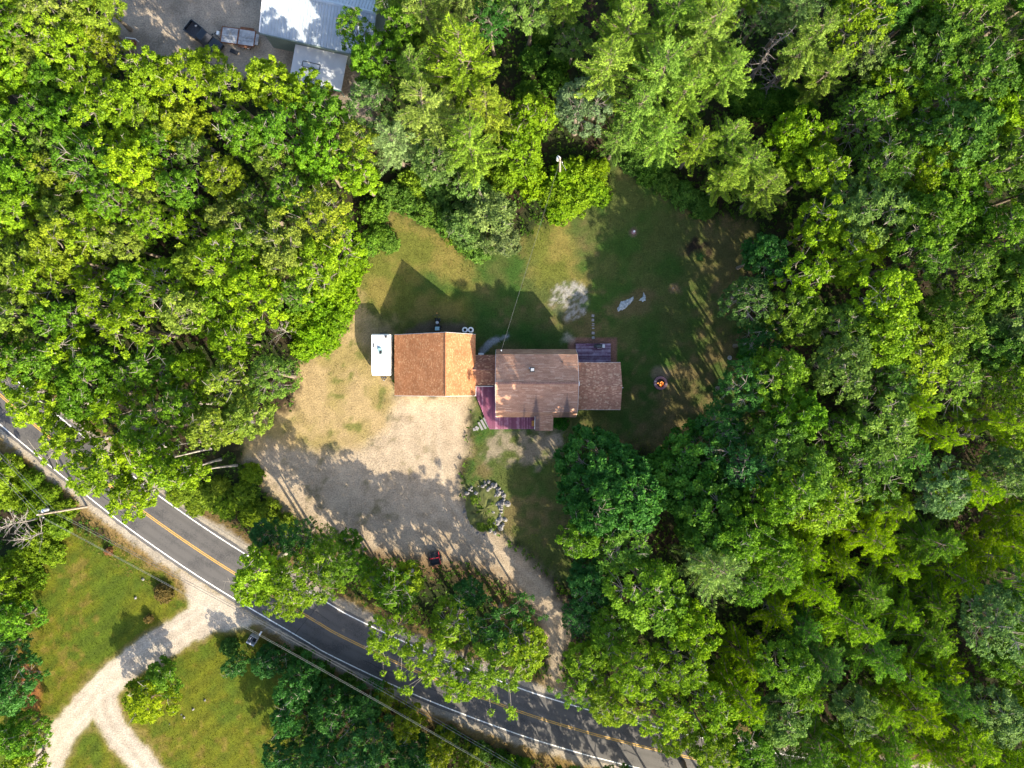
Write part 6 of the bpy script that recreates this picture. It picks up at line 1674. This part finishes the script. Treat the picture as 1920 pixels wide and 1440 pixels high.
def wire(a, b, sag, label, r_=0.014, mat='wire', group='overhead wires'):
    a = Vector(a); b = Vector(b); pts = []
    for i in range(17):
        t = i / 16; p = a.lerp(b, t); p.z -= sag * 4 * t * (1 - t); pts.append(p)
    o = MB().tube(pts, r_, 5).build('overhead_wire', M[mat])
    return tag(o, label, 'wire', group)
pp = Vector((0.55, -0.83, 0))
dn = Vector((0, 0, -1))
WL = 'thin pale power wire strung along the road between the poles'
wire(P1 + Vector((0, 0, .2)), P3 + Vector((0, 0, .2)), 1.0, WL, 0.015, 'pale_wire')
wire(P1 + pp * .5 + dn * .5, P3 + pp * .5 + dn * .5, 1.1, WL, 0.013, 'pale_wire')
wire(P1 + Vector((0, 0, .2)), P4 + Vector((0, 0, .2)), 0.5, WL, 0.015, 'pale_wire')
wire(P1 + pp * .5 + dn * .5, P4 + pp * .5 + dn * .5, 0.5, WL, 0.013, 'pale_wire')
c1 = Vector((*b1, 0)).lerp(P1, 0.72); c3 = Vector((P3.x - .1, P3.y + .2, 0)).lerp(P3, 0.72); c4 = Vector((P4.x + .2, P4.y, 0)).lerp(P4, 0.72)
WD = 'thick dark cable strung low along the road between the poles'
wire(c1, c3, 1.2, WD, 0.026); wire(c1, c4, 0.6, WD, 0.026)
c1 = Vector((*b1, 0)).lerp(P1, 0.66); c3 = Vector((P3.x - .1, P3.y + .2, 0)).lerp(P3, 0.66); c4 = Vector((P4.x + .2, P4.y, 0)).lerp(P4, 0.66)
wire(c1, c3, 1.3, WD, 0.022); wire(c1, c4, 0.6, WD, 0.022)
wire(Vector((*b2, 0)).lerp(P2, 0.86), (mx_, my_, 6.15), 0.5, 'service wire running from the pale pole to the house', 0.013, 'wire', None)
gy_o = wire(Vector((*b2, 0)).lerp(P2, 0.92), (*G(1066, 328), 0.0), 0.0, 'pale guy wire bracing the pole in the shrubs', 0.03, 'pale_wire', None)

# ---- neighbour's building -----------------------------------------------------------------------------
ba = math.radians(-12.8)
ox, oy = G(487, 61, 4.4)
nb = empty('metal_building', (ox, oy, 0), ba); tag(nb, 'workshop building with a large ribbed pale metal roof', 'building')
BL_, BD = 15.0, 5.2              # length along the eave, eave-to-ridge depth
MB().add([(.25, .25, 0), (BL_ - .25, .25, 0), (BL_ - .25, 2 * BD - .25, 0), (.25, 2 * BD - .25, 0), (.25, .25, 4.3), (BL_ - .25, .25, 4.3), (BL_ - .25, 2 * BD - .25, 4.3), (.25, 2 * BD - .25, 4.3), (.25, BD, 5.7), (BL_ - .25, BD, 5.7)], [(3, 2, 1, 0), (0, 1, 5, 4), (2, 3, 7, 6), (4, 5, 9, 8), (6, 7, 8, 9), (1, 2, 6, 9, 5), (3, 0, 4, 8, 7)]).build('wall', M['green_wall'], nb)
s1 = MB().slab([(0, 0, 4.4), (BL_, 0, 4.4), (BL_, BD - .003, 5.9), (0, BD - .003, 5.9)], 0.06).build('roof_slope', M['metal_roof'], nb)
s2 = MB().slab([(BL_, 2 * BD, 4.4), (0, 2 * BD, 4.4), (0, BD + .003, 5.9), (BL_, BD + .003, 5.9)], 0.06).build('roof_slope', M['metal_roof'], nb)
for sl, (y0, z0) in ((s1, (0.01, 4.4)), (s2, (2 * BD - .01, 4.4))):
    m_ = MB(); x = 0.2
    while x < BL_:
        m_.add([(x - .045, y0, z0 + .002), (x + .045, y0, z0 + .002), (x, y0, z0 + .07), (x - .045, BD, 5.9 + .002), (x + .045, BD, 5.9 + .002), (x, BD, 5.97)], [(0, 2, 5, 3), (2, 1, 4, 5), (0, 1, 2), (5, 4, 3)])
        x += 0.42
    r_ = m_.build('roof_ribs', M['metal_roof'], sl); r_['kind'] = 'stuff'
MB().add([(0, BD - .25, 5.93), (BL_, BD - .25, 5.93), (BL_, BD, 6.02), (0, BD, 6.02), (0, BD + .25, 5.93), (BL_, BD + .25, 5.93)], [(0, 1, 2, 3), (3, 2, 5, 4)]).build('ridge_cap', M['metal_roof'], nb)
MB().box((-0.06, BD / 2, 5.14), (0.12, BD + .1, 0.16), tilt=Matrix.Rotation(math.atan2(1.5, BD), 3, 'X')).build('gable_trim', M['white'], nb)
MB().tube([(0, -0.10, 4.36), (BL_, -0.10, 4.36)], 0.09, 8).build('gutter', M['green_wall'], nb)
# lean-to along the south wall
lt = empty('lean_to', (ox, oy, 0), ba); tag(lt, 'lower white metal lean-to roof with green edge in front of the workshop', 'lean-to')
lx0, lx1 = 4.3, 11.5
MB().slab([(lx0, -4.4, 2.3), (lx1, -4.4, 2.3), (lx1, 0.2, 2.85), (lx0, 0.2, 2.85)], 0.06).build('roof_slope', M['white_metal'], lt)
MB().box(((lx0 + lx1) / 2, -4.44, 2.25), (lx1 - lx0, 0.06, 0.2)).build('edge_trim', M['green_trim'], lt)
for x in (lx0 + .2, (lx0 + lx1) / 2, lx1 - .2):
    for y in (-4.2, -0.3): MB().box((x, y, 1.1), (0.12, 0.12, 2.3), 0).build('post', M['green_wall'], lt)
fr = empty('roof_frame', (ox, oy, 0), ba); tag(fr, 'thin black rectangular frame lying on the white lean-to roof', 'frame')
for (c, s) in (((6.9, -1.7, 2.65), (2.4, 0.07, 0.06)), ((6.9, -2.4, 2.57), (2.4, 0.07, 0.06)), ((5.7, -2.05, 2.61), (0.07, 0.63, 0.06)), ((8.1, -2.05, 2.61), (0.07, 0.63, 0.06))):
    MB().box(c, s).build('bar', M['black'], fr)

# ---- flatbed trailer -----------------------------------------------------------------------------------
x, y = G(446, 68, 0.7)
ft = empty('flatbed_trailer', (x, y, 0), math.radians(-8)); tag(ft, 'old flatbed trailer with weathered grey planks beside the workshop', 'trailer')
for k in range(9):
    for sx in (-1.18, 1.18):
        MB().box((sx, -0.92 + k * 0.23, 0.62 + random.uniform(-.006, .006)), (2.16, 0.215, 0.045)).build('plank', M['grey_board'], ft)
for yy in (-1.08, 1.08): MB().box((0, yy, 0.60), (4.7, 0.09, 0.16)).build('side_rail', M['rust'], ft)
for xx in (-2.33, 0, 2.33): MB().box((xx, 0, 0.615), (0.14, 2.06, 0.14)).build('cross_member', M['rust'], ft)
MB().box((1.1, 1.28, 0.62), (1.9, 0.26, 0.04)).build('fender', M['rust'], ft); MB().box((1.1, -1.28, 0.62), (1.9, 0.26, 0.04)).build('fender', M['rust'], ft)
MB().tube([(-2.4, -0.7, 0.55), (-3.4, 0, 0.52)], 0.05, 6).tube([(-2.4, 0.7, 0.55), (-3.4, 0, 0.52)], 0.05, 6).build('tongue', M['dark_steel'], ft)
MB().box((-2.78, 0.05, 0.68), (0.35, 0.5, 0.25)).build('tool_box', M['grey_can'], ft)
MB().box((2.62, -0.05, 0.60), (0.42, 1.5, 0.05), tilt=Matrix.Rotation(0.2, 3, 'Y')).build('tail_ramp', M['grey_board'], ft)
for xx in (0.7, 1.5):
    for yy in (-1.27, 1.27): wheel(ft, (xx, yy, 0.3), 0.3, 0.2, 'y', 'grey_can')

# ---- pickup truck ---------------------------------------------------------------------------------------
x, y = G(382, 70, 0.9)
tk = empty('pickup_truck', (x, y, 0), math.radians(-38)); tag(tk, 'black pickup truck half hidden by trees, open bed towards the dirt yard', 'pickup truck')
# x forward; bed at -x
MB().box((-1.75, 0, 0.62), (2.1, 1.5, 0.08)).build('bed_floor', M['dark_steel'], tk)
m_ = MB()
for k in range(6): m_.box((-1.75, -0.6 + k * 0.24, 0.675), (2.05, 0.07, 0.03))
m_.build('bed_ribs', M['dark_steel'], tk)['kind'] = 'stuff'
for yy in (-0.85, 0.85):
    MB().add([(-2.8, yy - .1, .45), (-0.65, yy - .1, .45), (-0.65, yy + .1, .45), (-2.8, yy + .1, .45), (-2.8, yy - .09, 1.12), (-0.65, yy - .09, 1.15), (-0.65, yy + .07, 1.15), (-2.8, yy + .07, 1.12)], [(3, 2, 1, 0), (4, 5, 6, 7), (0, 1, 5, 4), (1, 2, 6, 5), (2, 3, 7, 6), (3, 0, 4, 7)]).build('bed_side', M['truck'], tk, bevel=0.03)
MB().box((-2.78, 0, 0.86), (0.09, 1.52, 0.5)).build('tailgate', M['truck'], tk, bevel=0.02)
MB().box((-2.92, 0, 0.52), (0.16, 1.8, 0.16)).build('bumper', M['steel'], tk)
cab = [(-0.62, .45), (1.05, .45), (1.05, 1.1), (0.45, 1.72), (-0.45, 1.75), (-0.62, 1.1)]
MB().add([(a, -.9 if b < 1.2 else -.72, b) for a, b in cab] + [(a, .9 if b < 1.2 else .72, b) for a, b in cab], [tuple(range(6)), tuple(range(11, 5, -1))] + [((i + 1) % 6, i, 6 + i, 6 + (i + 1) % 6) for i in range(6)]).build('cab', M['truck'], tk, bevel=0.04)
MB().add([(1.02, -.74, 1.16), (1.02, .74, 1.16), (.52, .66, 1.68), (.52, -.66, 1.68)], [(0, 1, 2, 3)]).build('windscreen', M['glass'], tk).location = (0.03, 0, 0.03)
MB().box((1.95, 0, 0.80), (1.8, 1.72, 0.56)).build('bonnet', M['truck'], tk, bevel=0.10)
for xx in (-1.85, 1.85):
    for yy in (-0.86, 0.86): wheel(tk, (xx, yy, 0.38), 0.38, 0.24, 'y')
for yy in (-1.02, 1.02): MB().box((0.85, yy, 1.15), (0.12, 0.2, 0.16)).build('mirror', M['black'], tk)
bg = empty('white_bag', (*G(366, 47, 0.9), 0.66), 0.4); tag(bg, 'crumpled white bag lying in the pickup bed', 'bag')
rock_mesh([(0.2 * math.cos(a), 0.13 * math.sin(a)) for a in np.linspace(0, 2 * math.pi, 10, endpoint=False)], 0.2, 77, 4, 0.2).build('sack', M['white'], bg, True)
# second dark panel beside the trailer
x, y = G(438, 96, 0.3)
tb = empty('tonneau_panel', (x, y, 0), math.radians(-25)); tag(tb, 'flat dark panel lying on the ground behind the flatbed trailer', 'panel')
MB().box((0, 0, 0.12), (1.2, 0.55, 0.06)).build('panel', M['black'], tb, bevel=0.02)
for sx in (-0.45, 0.45): MB().box((sx, 0, 0.045), (0.1, 0.5, 0.09)).build('skid', M['pole'], tb)

# ---- scrap at the edge of the yard --------------------------------------------------------------------------
x, y = G(226, 83, 0.6)
sb = empty('white_board', (x, y, 0), math.radians(-22)); tag(sb, 'long white board propped on blocks beside the dirt yard', 'board')
MB().box((0, 0, 0.55), (2.0, 0.42, 0.06)).build('board', M['white'], sb)
for sx in (-0.7, 0.7): MB().box((sx, 0, 0.26), (0.3, 0.4, 0.52)).build('block', M['paver'], sb)
x, y = G(243, 74, 0.6)
mf = empty('pipe_rack', (x, y, 0), math.radians(-4)); tag(mf, 'bent white pipe frame beside the propped board', 'frame')
MB().tube([(-0.5, -0.7, 0.05), (-0.5, -0.6, 0.8), (-0.4, 0.1, 0.85), (0.9, 0.05, 0.85), (0.95, 0.05, 0.05)], 0.06, 6).build('pipe', M['white'], mf)
MB().box((0.2, -0.3, 0.3), (0.9, 0.6, 0.6)).build('crate', M['rust'], mf)
x, y = G(220, 67, 0.5)
bl = empty('blue_post', (x, y, 0)); tag(bl, 'short bright blue post at the corner of the dirt yard', 'post')
MB().lathe((0, 0, -0.05), [(0.10, 0), (0.10, 0.85), (0.07, 0.9), (0.02, 0.9)], 10).build('shaft', simple('blue_plastic', (0.04, 0.30, 0.45), 0.5), bl)
MB().lathe((0, 0, 0), [(0.18, 0), (0.18, 0.05), (0.11, 0.06)], 12).build('base', M['paver'], bl)
